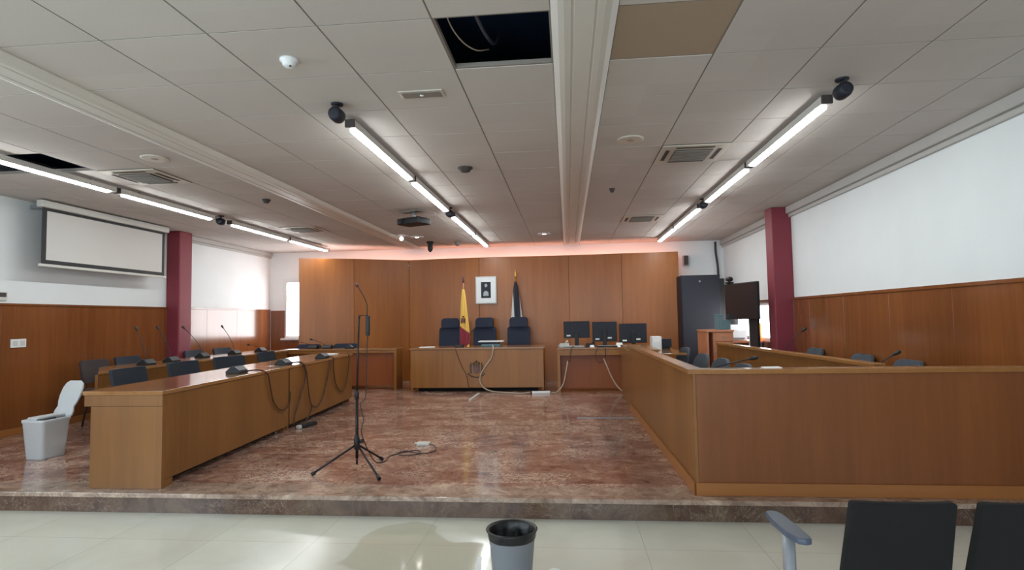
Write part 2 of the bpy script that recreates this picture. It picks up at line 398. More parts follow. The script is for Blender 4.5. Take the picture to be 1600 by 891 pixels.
# windows
wn = MB().box(bx0-.04, bx0+.03, YB-.025, YB+.12, bz0-.05, bz1+.05).box(bx1-.03, bx1+.04, YB-.025, YB+.12, bz0-.05, bz1+.05)
wn.box(bx0+.03, bx1-.03, YB-.02, YB+.12, bz0-.05, bz0+.03).box(bx0+.03, bx1-.03, YB-.02, YB+.12, bz1-.03, bz1+.05).box(bx0-.08, bx1+.08, YB-.09, YB-.026, bz0-.06, bz0-.02)
wo = struct(wn.build('window_1', M['white'], bevel=.004))
MB().box(bx0+.03, bx1-.03, YB+.06, YB+.07, bz0+.03, bz1-.03).build('pane', M['daylight'], wo)
wn = MB().box(XR-.01, XR+.12, wy0, wy0+.06, wz0, wz1).box(XR-.01, XR+.12, wy1-.06, wy1, wz0, wz1).box(XR-.01, XR+.12, wy0+.06, wy1-.06, wz0, wz0+.05).box(XR-.01, XR+.12, wy0+.06, wy1-.06, wz1-.05, wz1).box(XR+.02, XR+.1, 10.3, 10.36, wz0+.05, wz1-.05)
wo = struct(wn.build('window_2', M['white'], bevel=.004))
MB().box(XR+.06, XR+.07, wy0+.06, wy1-.06, wz0+.05, wz1-.05).build('pane', M['daylight'], wo)
# columns
struct(MB().box(XL, -6.27, 8.8, 9.12, ZD, ZC).build('column', M['maroon'], bevel=.02, seg=3))
struct(MB().box(2.93, XR, 8.5, 8.78, ZD, ZC).build('column', M['maroon'], bevel=.012, seg=3))

# ------------------------------------------------------------------ tall curved panelling behind the bench
plan = [(-5.30,10.98), (-4.32,11.38), (-3.32,11.92), (-1.80,11.76), (.04,11.80), (1.10,11.72), (2.21,11.66)]
ZP = 2.68
pm = MB()
for (xa,ya),(xb,yb) in zip(plan, plan[1:]):
    d = Vector((xb-xa, yb-ya, 0)).normalized(); nrm = Vector((-d.y, d.x, 0))
    e = .0025
    A = Vector((xa,ya,0))+d*e; B_ = Vector((xb,yb,0))-d*e
    q = [A, B_, B_+Vector((0,.027,0)), A+Vector((0,.027,0))]
    pm.prism([(p.x,p.y) for p in q], ZD, ZP)
for (xa,ya),(xb,yb) in zip(plan, plan[1:]):
    pm.prism([(xa-.002,ya+.028),(xb+.002,yb+.028),(xb+.002,yb+.06),(xa-.002,ya+.06)], ZD, ZP-.002)
pn = struct(pm.build('panelling_back', M['panel'], bevel=.003))
cv = thing('cove_light', 'warm orange strip light hidden along the top behind the tall oak panelling', 'light')
tb = MB(); hb = MB()
off = [Vector((x, min(y+.17, YB-.07), ZP-.09)) for x, y in plan]
off[0].y = 11.2; off[1].y = 11.6
tb.tube(off, .017, 8).build('tube', M['cove'], cv)
for p, q in zip(off, off[1:]):
    hb.tube([p+Vector((0,-.02,-.035)), q+Vector((0,-.02,-.035))], .016, 6)
for p in off[1:-1]: hb.tube([p+Vector((0,0,-.03)), p+Vector((0,-.14,-.03))], .008, 6)
hb.build('batten', M['white'], cv)

# ------------------------------------------------------------------ furniture
def seg_front(y): return -3.14 - .058*(y-4.2)
def left_desk(y0, y1, label, near_end):
    t = thing('long_desk', label, 'desk', (seg_front((y0+y1)/2)-.33, (y0+y1)/2, ZD), 0, 'long desks on the left of the platform')
    L = (y1-y0)/2; lx, ly = t.location.x, t.location.y
    def P(dx, y): return (seg_front(y)+dx-lx, y-ly)
    def slab(mb, a, b_, ya, yb, z0, z1): mb.prism([P(b_,ya),P(b_,yb),P(a,yb),P(a,ya)], z0, z1); return mb
    slab(MB(), -.66, .012, y0, y1, .72, .75).build('tabletop', M['oak_top'], t, .003)
    slab(MB(), -.035, 0, y0+(.062 if near_end else .02), y1-.01, .06, .718).build('front_panel', M['oak'], t, .002)
    e = MB()
    if near_end:
        slab(e, -.60, 0, y0+.018, y0+.06, 0, .63); slab(e, -.655, 0, y0+.016, y0+.06, .632, .718)
        slab(e, -.035, 0, y0+.0605, y0+.16, 0, .058)
    else:
        slab(e, -.60, -.0355, y0+.02, y0+.06, 0, .718)
    e.build('end_panel', M['oak'], t, .002)
    slab(MB(), -.60, -.0355, y1-.06, y1-.02, 0, .718).build('end_panel', M['oak'], t, .002)
    slab(MB(), -.14, -.12, y0+.2, y1-.1, 0, .2).build('plinth', M['black'], t)  # black colour stands in for the shadow in the gap under the desk
    return t
left_desk(4.22, 6.55, 'long oak desk at front left, corner end facing the hall', True)
left_desk(6.565, 8.9, 'oak desk continuing behind the front left desk, with looping cables', False)

def second_row():
    t = thing('long_desk', 'second row oak desk on the left, behind the flat backed chairs', 'desk', (-5.45, 8.1, ZD), 0, 'long desks on the left of the platform')
    MB().prism([(.29,-2.17),(.29,2.2),(-.32,2.2),(-.32,-1.45)], .72, .75).build('tabletop', M['oak_top'], t, .003)
    MB().box(.235, .27, -2.15, 2.18, .06, .718).build('front_panel', M['oak'], t, .002)
    MB().prism([(.234,-2.07),(.234,-2.02),(-.10,-1.62),(-.10,-1.67)], 0, .718).build('end_panel', M['oak'], t, .002)
    MB().box(-.28, .234, 2.14, 2.18, 0, .718).build('end_panel', M['oak'], t, .002)
second_row()

def open_desk(label, x0, x1, y0, y1, mod_y, mod_z, apron=.1, group=None):
    t = thing('desk', label, 'desk', ((x0+x1)/2, (y0+y1)/2, ZD), 0, group)
    hx, hy = (x1-x0)/2, (y1-y0)/2
    MB().box(-hx, hx, -hy, hy, .72, .75).build('tabletop', M['oak_top_x'], t, .003)
    MB().box(-hx+.05, hx-.05, -hy+.012, -hy+.03, .72-apron, .718).build('apron', M['oak_front'], t, .002)
    for s in (-1, 1):
        a = s*hx; MB().box(min(a,a-s*.05), max(a,a-s*.05), -hy+.01, hy-.02, 0, .718).build('side_panel', M['oak_front'], t, .002)
    MB().box(-hx+.055, hx-.055, mod_y-(y0+y1)/2, mod_y-(y0+y1)/2+.02, mod_z, .715).build('modesty_panel', M['modesty'], t, .002)
    return t
open_desk('oak return desk with recessed kneehole panel, left of the judges bench', -5.38, -3.12, 10.31, 10.72, 10.40, .07, .05)
open_desk('clerk desk with three black monitors, right of the judges bench', -.19, 1.42, 9.8, 10.5, 9.95, .06, .1)

# judges bench
t = thing('judges_bench', 'wide oak judges bench with carved coat of arms in the centre', 'desk', (-1.6, 10.35, ZD))
MB().box(-1.19, 1.19, -.37, .38, .735, .765).build('tabletop', M['oak_top_x'], t, .003)
MB().box(-1.17, 1.17, -.35, -.31, .07, .733).build('front_panel', M['oak_front'], t, .002)
for s in (-1,1): MB().box(min(s*1.17,s*1.13), max(s*1.17,s*1.13), -.309, .34, .02, .733).build('side_panel', M['oak_front'], t, .002)
MB().box(-1.06, 1.06, -.24, -.22, 0, .25).build('plinth', M['fabric_black'], t)  # deep black puts the shade of the toe recess into the colour
# crest relief: crown, quartered shield, pillars, scroll
def fr(a, b_, tt): return (a, tt, b_)
yf = -.352
cr = MB()
sh = [(-.055,.44),(.055,.44),(.055,.37),(.04,.335),(0,.31),(-.04,.335),(-.055,.37)]
cr.extr(sh, fr, yf, yf-.012)
for s in (-1,1):
    cr.box(s*.1-.014, s*.1+.014, yf-.012, yf, .33, .45); cr.box(s*.1-.022, s*.1+.022, yf-.014, yf, .318, .332); cr.box(s*.1-.022, s*.1+.022, yf-.014, yf, .448, .462)
    cr.tube([(s*.1,yf-.008,.462),(s*.085,yf-.008,.49),(s*.1,yf-.008,.5)], .007, 6)
cr.box(-.06, .06, yf-.014, yf, .45, .468)
for k in range(5):
    a = PI*k/4; cr.tube([(.055*math.cos(a),yf-.008,.468),(.06*math.cos(a),yf-.01,.50),(.0,yf-.01,.525)], .006, 6)
cr.ball((0,yf-.008,.532), .011, 10, 6)
cr.tube(spline([(-.15,yf-.006,.32),(-.1,yf-.006,.275),(0,yf-.006,.25),(.1,yf-.006,.275),(.15,yf-.006,.32)]), .009, 6)
co = cr.build('crest', M['emblem'], t)
MB().extr([(-.042,.43),(.042,.43),(.042,.372),(.03,.345),(0,.325),(-.03,.345),(-.042,.372)], fr, yf-.0125, yf-.017).build('shield_field', M['emblem_red'], co)

# right hand enclosure
t = thing('bench_enclosure', 'tall reddish oak bench enclosure filling the right foreground of the platform', 'bench', (2.0, 4.3, ZD))
MB().box(-1.10, 1.165, -.05, -.01, .001, .845).build('front_panel', M['bench'], t, .002)
MB().box(-1.125, 1.165, -.068, -.051, 0, .088).build('skirting', M['bench_base'], t, .003)
sp = MB(); sp.prism([(-1.12,-.05),(-1.101,-.05),(-1.131,3.7),(-1.17,3.7)], .001, .845); sp.build('side_panel', M['oak'], t, .002)
MB().prism([(-1.14,-.068),(-1.121,-.05),(-1.171,3.69),(-1.19,3.69)], 0, .088).build('skirting', M['bench_base'], t, .003)
rl = MB(); rl.prism([(-1.155,-.08),(1.168,-.08),(1.168,.05),(-1.04,.05),(-1.09,3.72),(-1.2,3.72)], .847, .882)
rl.build('top_rail', M['oak_edge'], t, .004)
MB().prism([(-1.04,.3),(-.72,.3),(-.76,3.65),(-1.08,3.65)], .72, .748).build('inner_desktop', M['oak_top'], t, .003)
MB().box(-1.02,-.76,.32,.36,0,.718).build('inner_leg', M['oak'], t, .002); MB().box(-1.04,-.8,3.58,3.62,0,.718).build('inner_leg', M['oak'], t, .002)
t = thing('counter', 'plain oak end counter between the clerk desk and the right bench', 'counter', (1.05, 8.72, ZD))
MB().box(-.21, .17, -.68, .68, 0, .78).build('body', M['oak'], t, .002)
MB().box(-.22, .19, -.69, .69, .781, .81).build('top', M['oak_edge'], t, .003)
MB().box(.172, .56, -.6, .6, .72, .748).build('low_desktop', M['oak_top'], t, .003); MB().box(.172,.4,-.03,.03,.62,.719).build('support_bracket', M['oak'], t, .002)
t = thing('inner_bench', 'second row oak bench with sloping line of glossy rail, inside right enclosure', 'bench', (2.3, 6.7, ZD))
MB().prism([(.085,-1.9),(.115,-1.9),(-.125,1.95),(-.155,1.95)], .001, .83).build('front_panel', M['oak'], t, .002)
MB().prism([(.07,-1.92),(.16,-1.92),(-.08,1.97),(-.17,1.97)], .832, .865).build('top_rail', M['oak_edge'], t, .004)
MB().prism([(.17,-1.85),(.34,-1.85),(.30,1.5),(-.05,1.5)], .72, .748).build('desktop', M['oak_top'], t, .003)
for y in (-1.83, 1.45): MB().box(.12 if y<0 else -.03, .3, y, y+.04, 0, .718).build('end_panel', M['oak'], t, .002)

# ------------------------------------------------------------------ chairs
def back_shell(mb, w, z0, z1, y_bot, y_top, th, r, curve=.03, nx=10):
    """padded upright: rounded outline, bent backwards, local +y is the front of the chair"""
    nz = 8; front=[]; 
    def half(z):
        d = (z1-z)
        if d < r: return w/2 - r + math.sqrt(max(0, r*r-(r-d)**2))
        d = z - z0; rb = min(r,.04)
        if d < rb: return w/2 - rb + math.sqrt(max(0, rb*rb-(rb-d)**2))
        return w/2
    zs = sorted(set([z0, z0+.012, z0+.03] + [z0+(z1-z0)*k/nz for k in range(1,nz)] + [z1-r*f for f in (.7,.4,.2,.08,.02)] + [z1]))
    rings = []
    for z in zs:
        h = max(half(z), w*.12); f = (z-z0)/(z1-z0); y = y_bot+(y_top-y_bot)*f
        ring = []
        for k in range(nx+1):
            x = -h+2*h*k/nx; ring.append((x, y+th/2-curve*(1-(x/(w/2))**2), z))
        for k in range(nx,-1,-1):
            x = -h+2*h*k/nx; ring.append((x, y-th/2-curve*(1-(x/(w/2))**2), z))
        rings.append(ring)
    return mb.rings(rings)
def visitor_chair(label, mat, r, w, group, loc, rz):
    t = thing('visitor_chair', label, 'chair', loc, rz, group)
    MB().prism(rrect(w, .44, .05, 4, 0, .0), .41, .47, smooth=True).build('seat', mat, t, .015)
    back_shell(MB(), w, .53, .82, -.215, -.275, .035, r).build('backrest', mat, t, .006)
    for sx in (-1,1):
        MB().tube([(sx*(w/2-.05), .17, .41), (sx*(w/2-.02), .21, .0)], [.012,.011], 8).build('leg', M['dark_metal'], t)
        MB().tube([(sx*(w/2-.05), -.17, .41), (sx*(w/2-.02), -.23, .0)], [.012,.011], 8).build('leg', M['dark_metal'], t)
        MB().tube([(sx*(w/2-.07), -.14, .425), (sx*(w/2-.06), -.2, .44), (sx*(w/2-.06), -.235, .58)], .011, 8).build('back_support', M['dark_metal'], t)
    return t
A = -PI/2     # faces +x
g1 = 'flat backed chairs behind the front left desks'
ca = visitor_chair('dark chair behind the front left desk, nearest the hall', M['fabric'], .02, .50, g1, (-4.28, 5.63, ZD), A+.05)
dup(ca, (-4.28, 6.47, ZD), A-.03, 'dark chair second from the hall behind the front left desk', g1)
dup(ca, (-4.28, 7.33, ZD), A-.25, 'turned dark chair third from the hall behind the front left desks', g1)
dup(ca, (-4.28, 8.38, ZD), A+.04, 'dark chair furthest from the hall behind the front left desks', g1)
g2 = 'chairs along the left wall'
cb_ = visitor_chair('brownish dark chair at near end of second row desk, leg showing', M['fabric_brown'], .06, .44, g2, (-5.86, 6.97, ZD), A-.05)
cc = visitor_chair('dark chair by left wall, second from the hall in back row', M['fabric'], .03, .46, g2, (-5.92, 7.62, ZD), A)
dup(cc, (-5.98, 9.15, ZD), A, 'dark chair behind the second row desk, just past the maroon column', g2)
dup(cc, (-5.93, 9.85, ZD), A-.1, 'dark chair furthest along the left wall, in front of bright wainscot', g2)
g3 = 'slate blue chairs behind the left return desk'
cd = visitor_chair('slate blue chair behind the return desk, left one of two', M['fabric_navy'], .07, .5, g3, (-5.08, 11.0, ZD-.0), PI)
cd.location = (-5.06, 10.66, ZD)
dup(cd, (-4.32, 10.72, ZD), PI+.05, 'slate blue chair behind the return desk, right one of two', g3)
g4 = 'round backed chairs inside the right enclosure'
ce = visitor_chair('round backed slate chair in right enclosure, nearest of the front row', M['fabric_slate'], .16, .46, g4, (1.41, 6.58, ZD), -A+.12)
ce.scale = (1,1,.955)
dup(ce, (1.39, 7.40, ZD), -A+.12, 'round backed slate chair beside the wooden drawer cabinet, right enclosure', g4)
dup(ce, (1.47, 8.9, ZD), -A+.15, 'round backed slate chair by white box behind the end counter', g4)
dup(ce, (1.42, 5.84, ZD), -A+.1, 'round backed slate chair barely showing over the right front rail', g4)
g5 = 'slate chairs between inner bench and right wall'
cf = visitor_chair('slate chair against right wainscot, nearest of three behind inner rail', M['fabric_slate'], .09, .44, g5, (2.84, 5.66, ZD), -A)
dup(cf, (2.84, 6.50, ZD), -A, 'slate chair against right wainscot, middle of three behind inner rail', g5)
dup(cf, (2.86, 7.72, ZD), -A, 'slate chair in front of the right maroon column', g5)

def exec_chair(label, loc, rz):
    t = thing('executive_chair', label, 'chair', loc, rz, 'high backed chairs behind the judges bench')
    MB().prism(rrect(.5, .5, .08, 5), .42, .52, smooth=True).build('seat', M['fabric_navy'], t, .03, 3)
    back_shell(MB(), 0.45, .55, 1.105, -.22, -.285, .07, .06, .02).build('backrest', M['fabric_navy'], t, .015)
    hr = MB(); back_shell(hr, .355, 1.095, 1.285, -.255, -.28, .12, .07, .02); hr.build('headrest', M['fabric_navy'], t, .03, 3)
    for s in (-1,1):
        MB().tube([(s*.24,-.1,.46),(s*.265,-.08,.5),(s*.265,-.05,.66)], .014, 8).box(s*.265-.025, s*.265+.025, -.14, .14, .655, .685).build('armrest', M['black'], t, .008)
    MB().cyl((0,0,.08),(0,0,.42),.03).build('gas_column', M['dark_metal'], t)
    b = MB()
    for k in range(5):
        a = 2*PI*k/5; b.tube([(0,0,.1),(.28*math.cos(a),.28*math.sin(a),.07)], [.03,.018], 8)
        b.ball((.28*math.cos(a),.28*math.sin(a),.03), .03, 10, 6)
    b.build('base', M['black'], t)
    return t
ec = exec_chair('high backed navy chair behind judges bench, left of the red and yellow flag', (-2.335, 11.12, ZD), PI)
dup(ec, (-1.645, 11.12, ZD), PI, 'high backed navy chair in the middle, under the framed portrait')
dup(ec, (-.98, 11.12, ZD), PI-.05, 'high backed navy chair behind judges bench, in front of the dark flag')

# foreground linked chairs
def hall_chair(label, x, arm):
    t = thing('hall_chair', label, 'chair', (x, 2.12, 0), 0, 'black mesh backed hall chairs')
    # back slab: leans towards the camera at the top
    rings = []
    zs = [.45,.455,.5,.6,.7,.78,.815,.822]
    for i, z in enumerate(zs):
        f = (z-.45)/(.822-.45); h = .168-.014*f; y = -.06-.10*f
        if i in (0, len(zs)-1): h -= .006
        th = .012 if i in (0,len(zs)-1) else .018
        r = []
        for k in range(9): xx=-h+2*h*k/8; r.append((xx, y+th-.012*(1-(xx/h)**2), z))
        for k in range(8,-1,-1): xx=-h+2*h*k/8; r.append((xx, y-th-.012*(1-(xx/h)**2), z))
        rings.append(r)
    MB().rings(rings).build('backrest', M['fabric_black'], t, .004)
    MB().prism(rrect(.34,.33,.05,4,0,.035), .36, .40, smooth=True).build('seat', M['fabric_black'], t, .012)
    for sx in (-1,1):
        for y0, y1 in ((-.08,-.11),(.15,.18)):
            MB().tube([(sx*.13, y0, .36),(sx*.145, y1, .0)], .012, 8).build('leg', M['steel'], t)
    MB().box(-.16,.16,-.10,-.075,.32,.358).build('crossbar', M['steel'], t, .004)
    if arm:
        ax = -.335
        MB().prism(rrect(.032,.05,.012,3,ax,-.12), .02, .705, smooth=True).build('arm_post', M['steel'], t)
        MB().box(ax+.0165, -.155, -.125, -.095, .505, .532).build('arm_bracket', M['steel'], t, .003)
        pad = [(ax-.026,.02),(ax-.03,-.06),(ax-.024,-.16),(ax-.008,-.222),(ax+.012,-.232),(ax+.033,-.225),(ax+.037,-.2),(ax+.034,-.1),(ax+.028,.0),(ax+.018,.03),(ax,.04),(ax-.016,.036)]
        MB().prism(pad, .706, .726, smooth=True).build('arm_pad', M['armgrey'], t, .005, 3)
    return t
hall_chair('black mesh backed chair with grey armrest in right foreground', 1.035, True)
hall_chair('black mesh backed chair cut off by right edge of view', 1.42, False)

# ------------------------------------------------------------------ bins
t = thing('waste_bin', 'round grey waste bin with black liner on cream floor', 'bin', (-.315, 3.06, 0))
MB().lathe([(.090,0),(.094,.01),(.122,.31),(.126,.318),(.119,.318),(.09,.03),(.002,.025)], n=32).build('body', M['bin_grey'], t)
rings = []
for r0, z, wv in ((.1238,.279,.0012),(.1252,.288,.0015),(.1275,.308,.001),(.131,.322,.0),(.127,.328,.0),(.116,.318,.0),(.110,.28,.003),(.1,.235,.005),(.075,.205,.006),(.04,.20,.004),(.012,.215,.001)):
    rings.append([((r0+wv*math.sin(5*a)+wv*math.sin(11*a+z*20))*math.cos(a), (r0+wv*math.sin(5*a)+wv*math.sin(11*a+z*20))*math.sin(a), z+(wv*2.0*math.sin(3*a+1) if z<.27 else 0)) for a in [2*PI*k/48 for k in range(48)]])
MB().rings(rings, cap=False).build('liner', M['bag'], t)
MB().tube(spline([(.13*math.cos(2*PI*k/40), .13*math.sin(2*PI*k/40), .322) for k in range(41)],1), .005, 6).build('rim', M['bag'], t)

t = thing('pedal_bin', 'light grey plastic bin with lid standing open, by left desk', 'bin', (-5.07, 5.22, ZD), 1.5)
t.scale = (.80, .80, 1.0)
def pail_ring(w, d, z, r=.04): return [(x, y, z) for x, y in rrect(w, d, r, 4)]
MB().rings([pail_ring(.30,.24,0), pail_ring(.31,.25,.01), pail_ring(.37,.31,.34), pail_ring(.385,.325,.35), pail_ring(.385,.325,.375), pail_ring(.36,.30,.375), pail_ring(.345,.285,.34), pail_ring(.28,.22,.02)]).build('body', M['pailgrey'], t)
MB().rings([pail_ring(.37,.14,.372,.03), pail_ring(.38,.15,.39,.03), pail_ring(.37,.145,.40,.03)][:]).build('inner_rim', M['pailgrey'], t)
MB().rings([pail_ring(.20,.17,.36,.03), pail_ring(.20,.17,.384,.03)]).build('liner', M['bag'], t).location = (-.08,-.05,0)
lid = MB()
ol = [(-.155,0),(-.16,.05),(-.135,.1),(-.16,.15),(-.175,.22),(-.17,.3),(-.14,.355),(-.09,.38),(.09,.38),(.14,.355),(.17,.3),(.175,.22),(.16,.15),(.135,.1),(.16,.05),(.155,0)]
ca_, sa_ = math.cos(.5), math.sin(.5)
lid.extr(ol, lambda a, b_, tt: (.19+b_*sa_+tt*ca_, a*.86, .375+b_*ca_-tt*sa_), 0, .03)
lid.build('lid', M['pailgrey'], t, .012, 3)
MB().cyl((.195,-.12,.375),(.195,.12,.375),.012).build('hinge', M['pailgrey'], t)

# ------------------------------------------------------------------ microphones on desks
def conference_mic(label, loc, rz, tip, group):
    """wedge shaped desk unit; tip is the gooseneck end in local space (None: no stem showing)"""
    t = thing('conference_microphone', label, 'microphone', loc, rz, group)
    wedge = [(-.075,0),(.075,0),(.075,.022),(.01,.072),(-.02,.072),(-.075,.022)]
    MB().extr(wedge, lambda a,b_,tt: (a,tt,b_), -.085, .085).build('base', M['black'], t, .005)
    MB().extr([(.022,.067),(.07,.03),(.066,.026),(.018,.063)], lambda a,b_,tt: (a,tt,b_+.004), -.07, .07).build('key_plate', M['steel'], t)
    if tip:
        x, y, z = tip
        pts = spline([(-.02,.05,.07), (-.02+.15*(x+.02),.05+.15*(y-.05), .07+.3*(z-.07)), (-.02+.55*(x+.02),.05+.55*(y-.05), .07+.68*(z-.07)), tip], 6)
        st = MB().tube(pts, .0045, 8).build('gooseneck', M['dark_metal'], t)
        d = (Vector(tip)-pts[-3]).normalized()
        MB().tube([Vector(tip)-d*.01, Vector(tip)+d*.02, Vector(tip)+d*.045, Vector(tip)+d*.055], [.009,.015,.015,.007], 10).build('capsule', M['black'], st)
    return t
gm = 'wedge shaped microphones on the front left desks'
c1 = conference_mic('black wedge microphone base on front left desk, trailing a cable', (-3.40, 5.68, ZD+.751), 0, None, gm)
dup(c1, (-3.42, 6.70, ZD+.751), 0, 'black wedge microphone base just past the joint between left desks', gm)
dup(c1, (-3.43, 7.83, ZD+.751), 0, 'black wedge microphone base near the far end of left desks', gm)
dup(c1, (-4.05, 10.42, ZD+.751), .2, 'black wedge microphone base on the left return desk', gm)
gm2 = 'gooseneck microphones on the second row desk'
conference_mic('gooseneck microphone at near end of second row desk', (-5.38, 6.95, ZD+.751), PI, (.16, -.02, .45), gm2)
conference_mic('gooseneck microphone second along the second row desk', (-5.38, 7.42, ZD+.751), PI, (.20, .0, .45), gm2)
conference_mic('gooseneck microphone leaning in front of left maroon column', (-5.52, 8.30, ZD+.751), PI, (.27, .04, .44), gm2)
conference_mic('gooseneck microphone standing against bright wainscot by the column', (-5.46, 9.05, ZD+.751), PI, (.24, -.05, .44), gm2)
conference_mic('gooseneck microphone low at far end of second row desk', (-5.4, 9.75, ZD+.751), PI, (.2, .0, .12), gm2)
gm3 = 'gooseneck microphones in the right enclosure'
conference_mic('gooseneck microphone poking above right front rail, tip in mid air', (2.55, 4.98, ZD+.749), 0, (.09, .02, .17), gm3)
conference_mic('gooseneck microphone slanting in front of the right maroon column', (2.44, 6.75, ZD+.749), 0, (.17, .0, .32), gm3)
conference_mic('gooseneck microphone leaning inside the right enclosure near slate chairs', (1.14, 4.7, ZD+.749), 0, (.28, .0, .17), gm3)
gm4 = 'gooseneck microphones on the return desk'
conference_mic('low gooseneck microphone at left of the return desk', (-4.80, 10.55, ZD+.751), PI/2, (-.1, .32, .15), gm4)
conference_mic('low gooseneck microphone at middle of the return desk', (-4.52, 10.55, ZD+.751), PI/2, (.0, .3, .17), gm4)

# floor microphone stand
t = thing('microphone_stand', 'black tripod microphone stand in the middle of the marble platform', 'microphone stand', (-1.81, 4.83, ZD))
MB().tube([(0,0,.10),(0,0,.62)], .013, 12).build('lower_tube', M['dark_metal'], t)
MB().tube([(0,0,.60),(.02,0,1.3)], .0085, 12).build('upper_tube', M['dark_metal'], t)
MB().lathe([(.012,.17),(.024,.18),(.026,.25),(.018,.29),(.014,.30)], n=14).tube([(.02,0,.24),(.055,-.005,.25)], [.012,.016], 8).build('leg_hub', M['black'], t)
MB().lathe([(.013,.60),(.019,.605),(.019,.66),(.012,.67)], n=14).build('clutch', M['black'], t)
for ex, ey in ((-.30,-.20), (.29,-.30), (.11,.32)):
    lg = MB().tube([(ex*.05,ey*.05,.21),(ex,ey,.022)], .009, 10).build('leg', M['dark_metal'], t)
    MB().tube([(ex*.95,ey*.95,.03),(ex*1.03,ey*1.03,.014)], .016, 10).build('rubber_foot', M['black'], lg)
MB().tube([(0,0,.12),(0,0,.05)], .010, 8).build('centre_spike', M['dark_metal'], t)
hd = MB().tube([(.02,0,1.30),(.03,0,1.305)], .012, 8).build('top_clip', M['black'], t)
MB().tube([(.012,0,1.31),(.10,0,1.315)], .004, 6).build('crossbar', M['dark_metal'], t)
MB().prism(rrect(.035,.03,.008,3,.098,0), 1.14, 1.31, smooth=True).build('microphone_handle', M['black'], t, .004)
gp = spline([(.092,0,1.31),(.092,0,1.40),(.06,0,1.48),(.012,0,1.56)], 6)
MB().tube(gp, .004, 8).build('gooseneck', M['dark_metal'], t)
MB().tube([gp[-1], gp[-1]+Vector((-.012,0,.018)), gp[-1]+Vector((-.022,0,.034))], [.010,.017,.010], 12).build('capsule', M['emblem_red'], t)
def onf(x, y, h=.004): return (x, y, ZD+h)
cbm = MB().tube(spline([(-1.715,4.84,ZD+1.14),(-1.73,4.84,ZD+.9),(-1.74,4.85,ZD+.62),(-1.785,4.845,ZD+.55),(-1.755,4.84,ZD+.42),(-1.775,4.85,ZD+.3),(-1.72,5.0,ZD+.04),(-1.66,5.12,ZD+.006),(-1.68,5.3,ZD+.005),(-1.60,5.46,ZD+.005),(-1.48,5.55,ZD+.005),(-1.42,5.42,ZD+.005),(-1.55,5.34,ZD+.005),(-1.64,5.42,ZD+.006),(-1.58,5.5,ZD+.009),(-1.40,5.40,ZD+.01),(-1.30,5.55,ZD+.005),(-1.34,5.72,ZD+.008),(-1.41,5.79,ZD+.014)], 6), .0045, 6).build('microphone_cable', M['cable_black'])
tag(cbm, 'thin black cable looping from the microphone stand across the marble', 'cable')
t = thing('power_adapter', 'small white plug box on marble beside the microphone stand cable', 'adapter', (-1.48, 5.80, ZD), .05)
MB().prism(rrect(.13,.07,.012,3), 0, .032, smooth=True).build('case', M['offwhite'], t, .006)
MB().tube([(-.065,0,.02),(-.09,0,.02)], .008, 8).build('plug_neck', M['offwhite'], t)

# cables hanging on the front of the left desks
def desk_cable(label, pts, mat='cable_brown', r=.0075):
    P = [(seg_front(y)+.012+dx, y, z) for y, z, dx in pts]
    o = MB().tube(spline(P, 7), r, 7).build('hanging_cable', M[mat]); tag(o, label, 'cable', 'cables hanging on the left desks')
    return o
desk_cable('brown cable drooping from front left desk microphone to the desk joint', [(5.74,.915,-.12),(5.85,.915,-.03),(5.95,.86,.014),(6.02,.72,.012),(6.1,.55,.01),(6.25,.44,.01),(6.40,.42,.01),(6.52,.47,.01),(6.56,.6,.004)])
desk_cable('brown cable falling straight beside the desk joint to the floor plug', [(6.74,.915,-.1),(6.86,.916,-.02),(6.95,.84,.014),(6.97,.7,.012),(6.78,.45,.012),(6.66,.28,.01),(6.63,.2,.02)])
desk_cable('brown cable swinging in a deep loop below the second left desk', [(6.78,.916,-.14),(6.92,.916,-.02),(6.99,.82,.014),(7.06,.62,.012),(7.13,.42,.011),(7.24,.32,.01),(7.42,.31,.01),(7.58,.40,.01),(7.72,.58,.01),(7.84,.8,.012),(7.88,.91,-.02),(7.88,.915,-.06)])
desk_cable('brown cable swinging in a shallow loop at far end of left desks', [(7.93,.916,-.05),(7.97,.9,.014),(7.99,.76,.013),(8.06,.55,.012),(8.25,.40,.011),(8.42,.38,.011),(8.58,.5,.01),(8.66,.7,.011),(8.68,.88,.012),(8.68,.92,-.03)])
desk_cable('thin cable dropping from the deep loop to the dark power strip', [(7.2,.35,.013),(7.14,.27,.013),(7.02,.2,.02),(6.92,.19,.04)])
t = thing('power_strip', 'dark power strip on marble against the left desk plinth', 'power strip', (-3.15, 6.80, ZD), 1.35)
MB().prism(rrect(.26,.07,.015,3), 0, .045, smooth=True).build('case', M['black'], t, .006)
for k in (-.08,0,.08): MB().cyl((k,0,.044),(k,0,.047),.02).build('socket', M['slot'], t)
MB().prism(rrect(.06,.05,.01,3,-.15,.02), .001, .04, smooth=True).build('plug', M['offwhite'], t, .004)

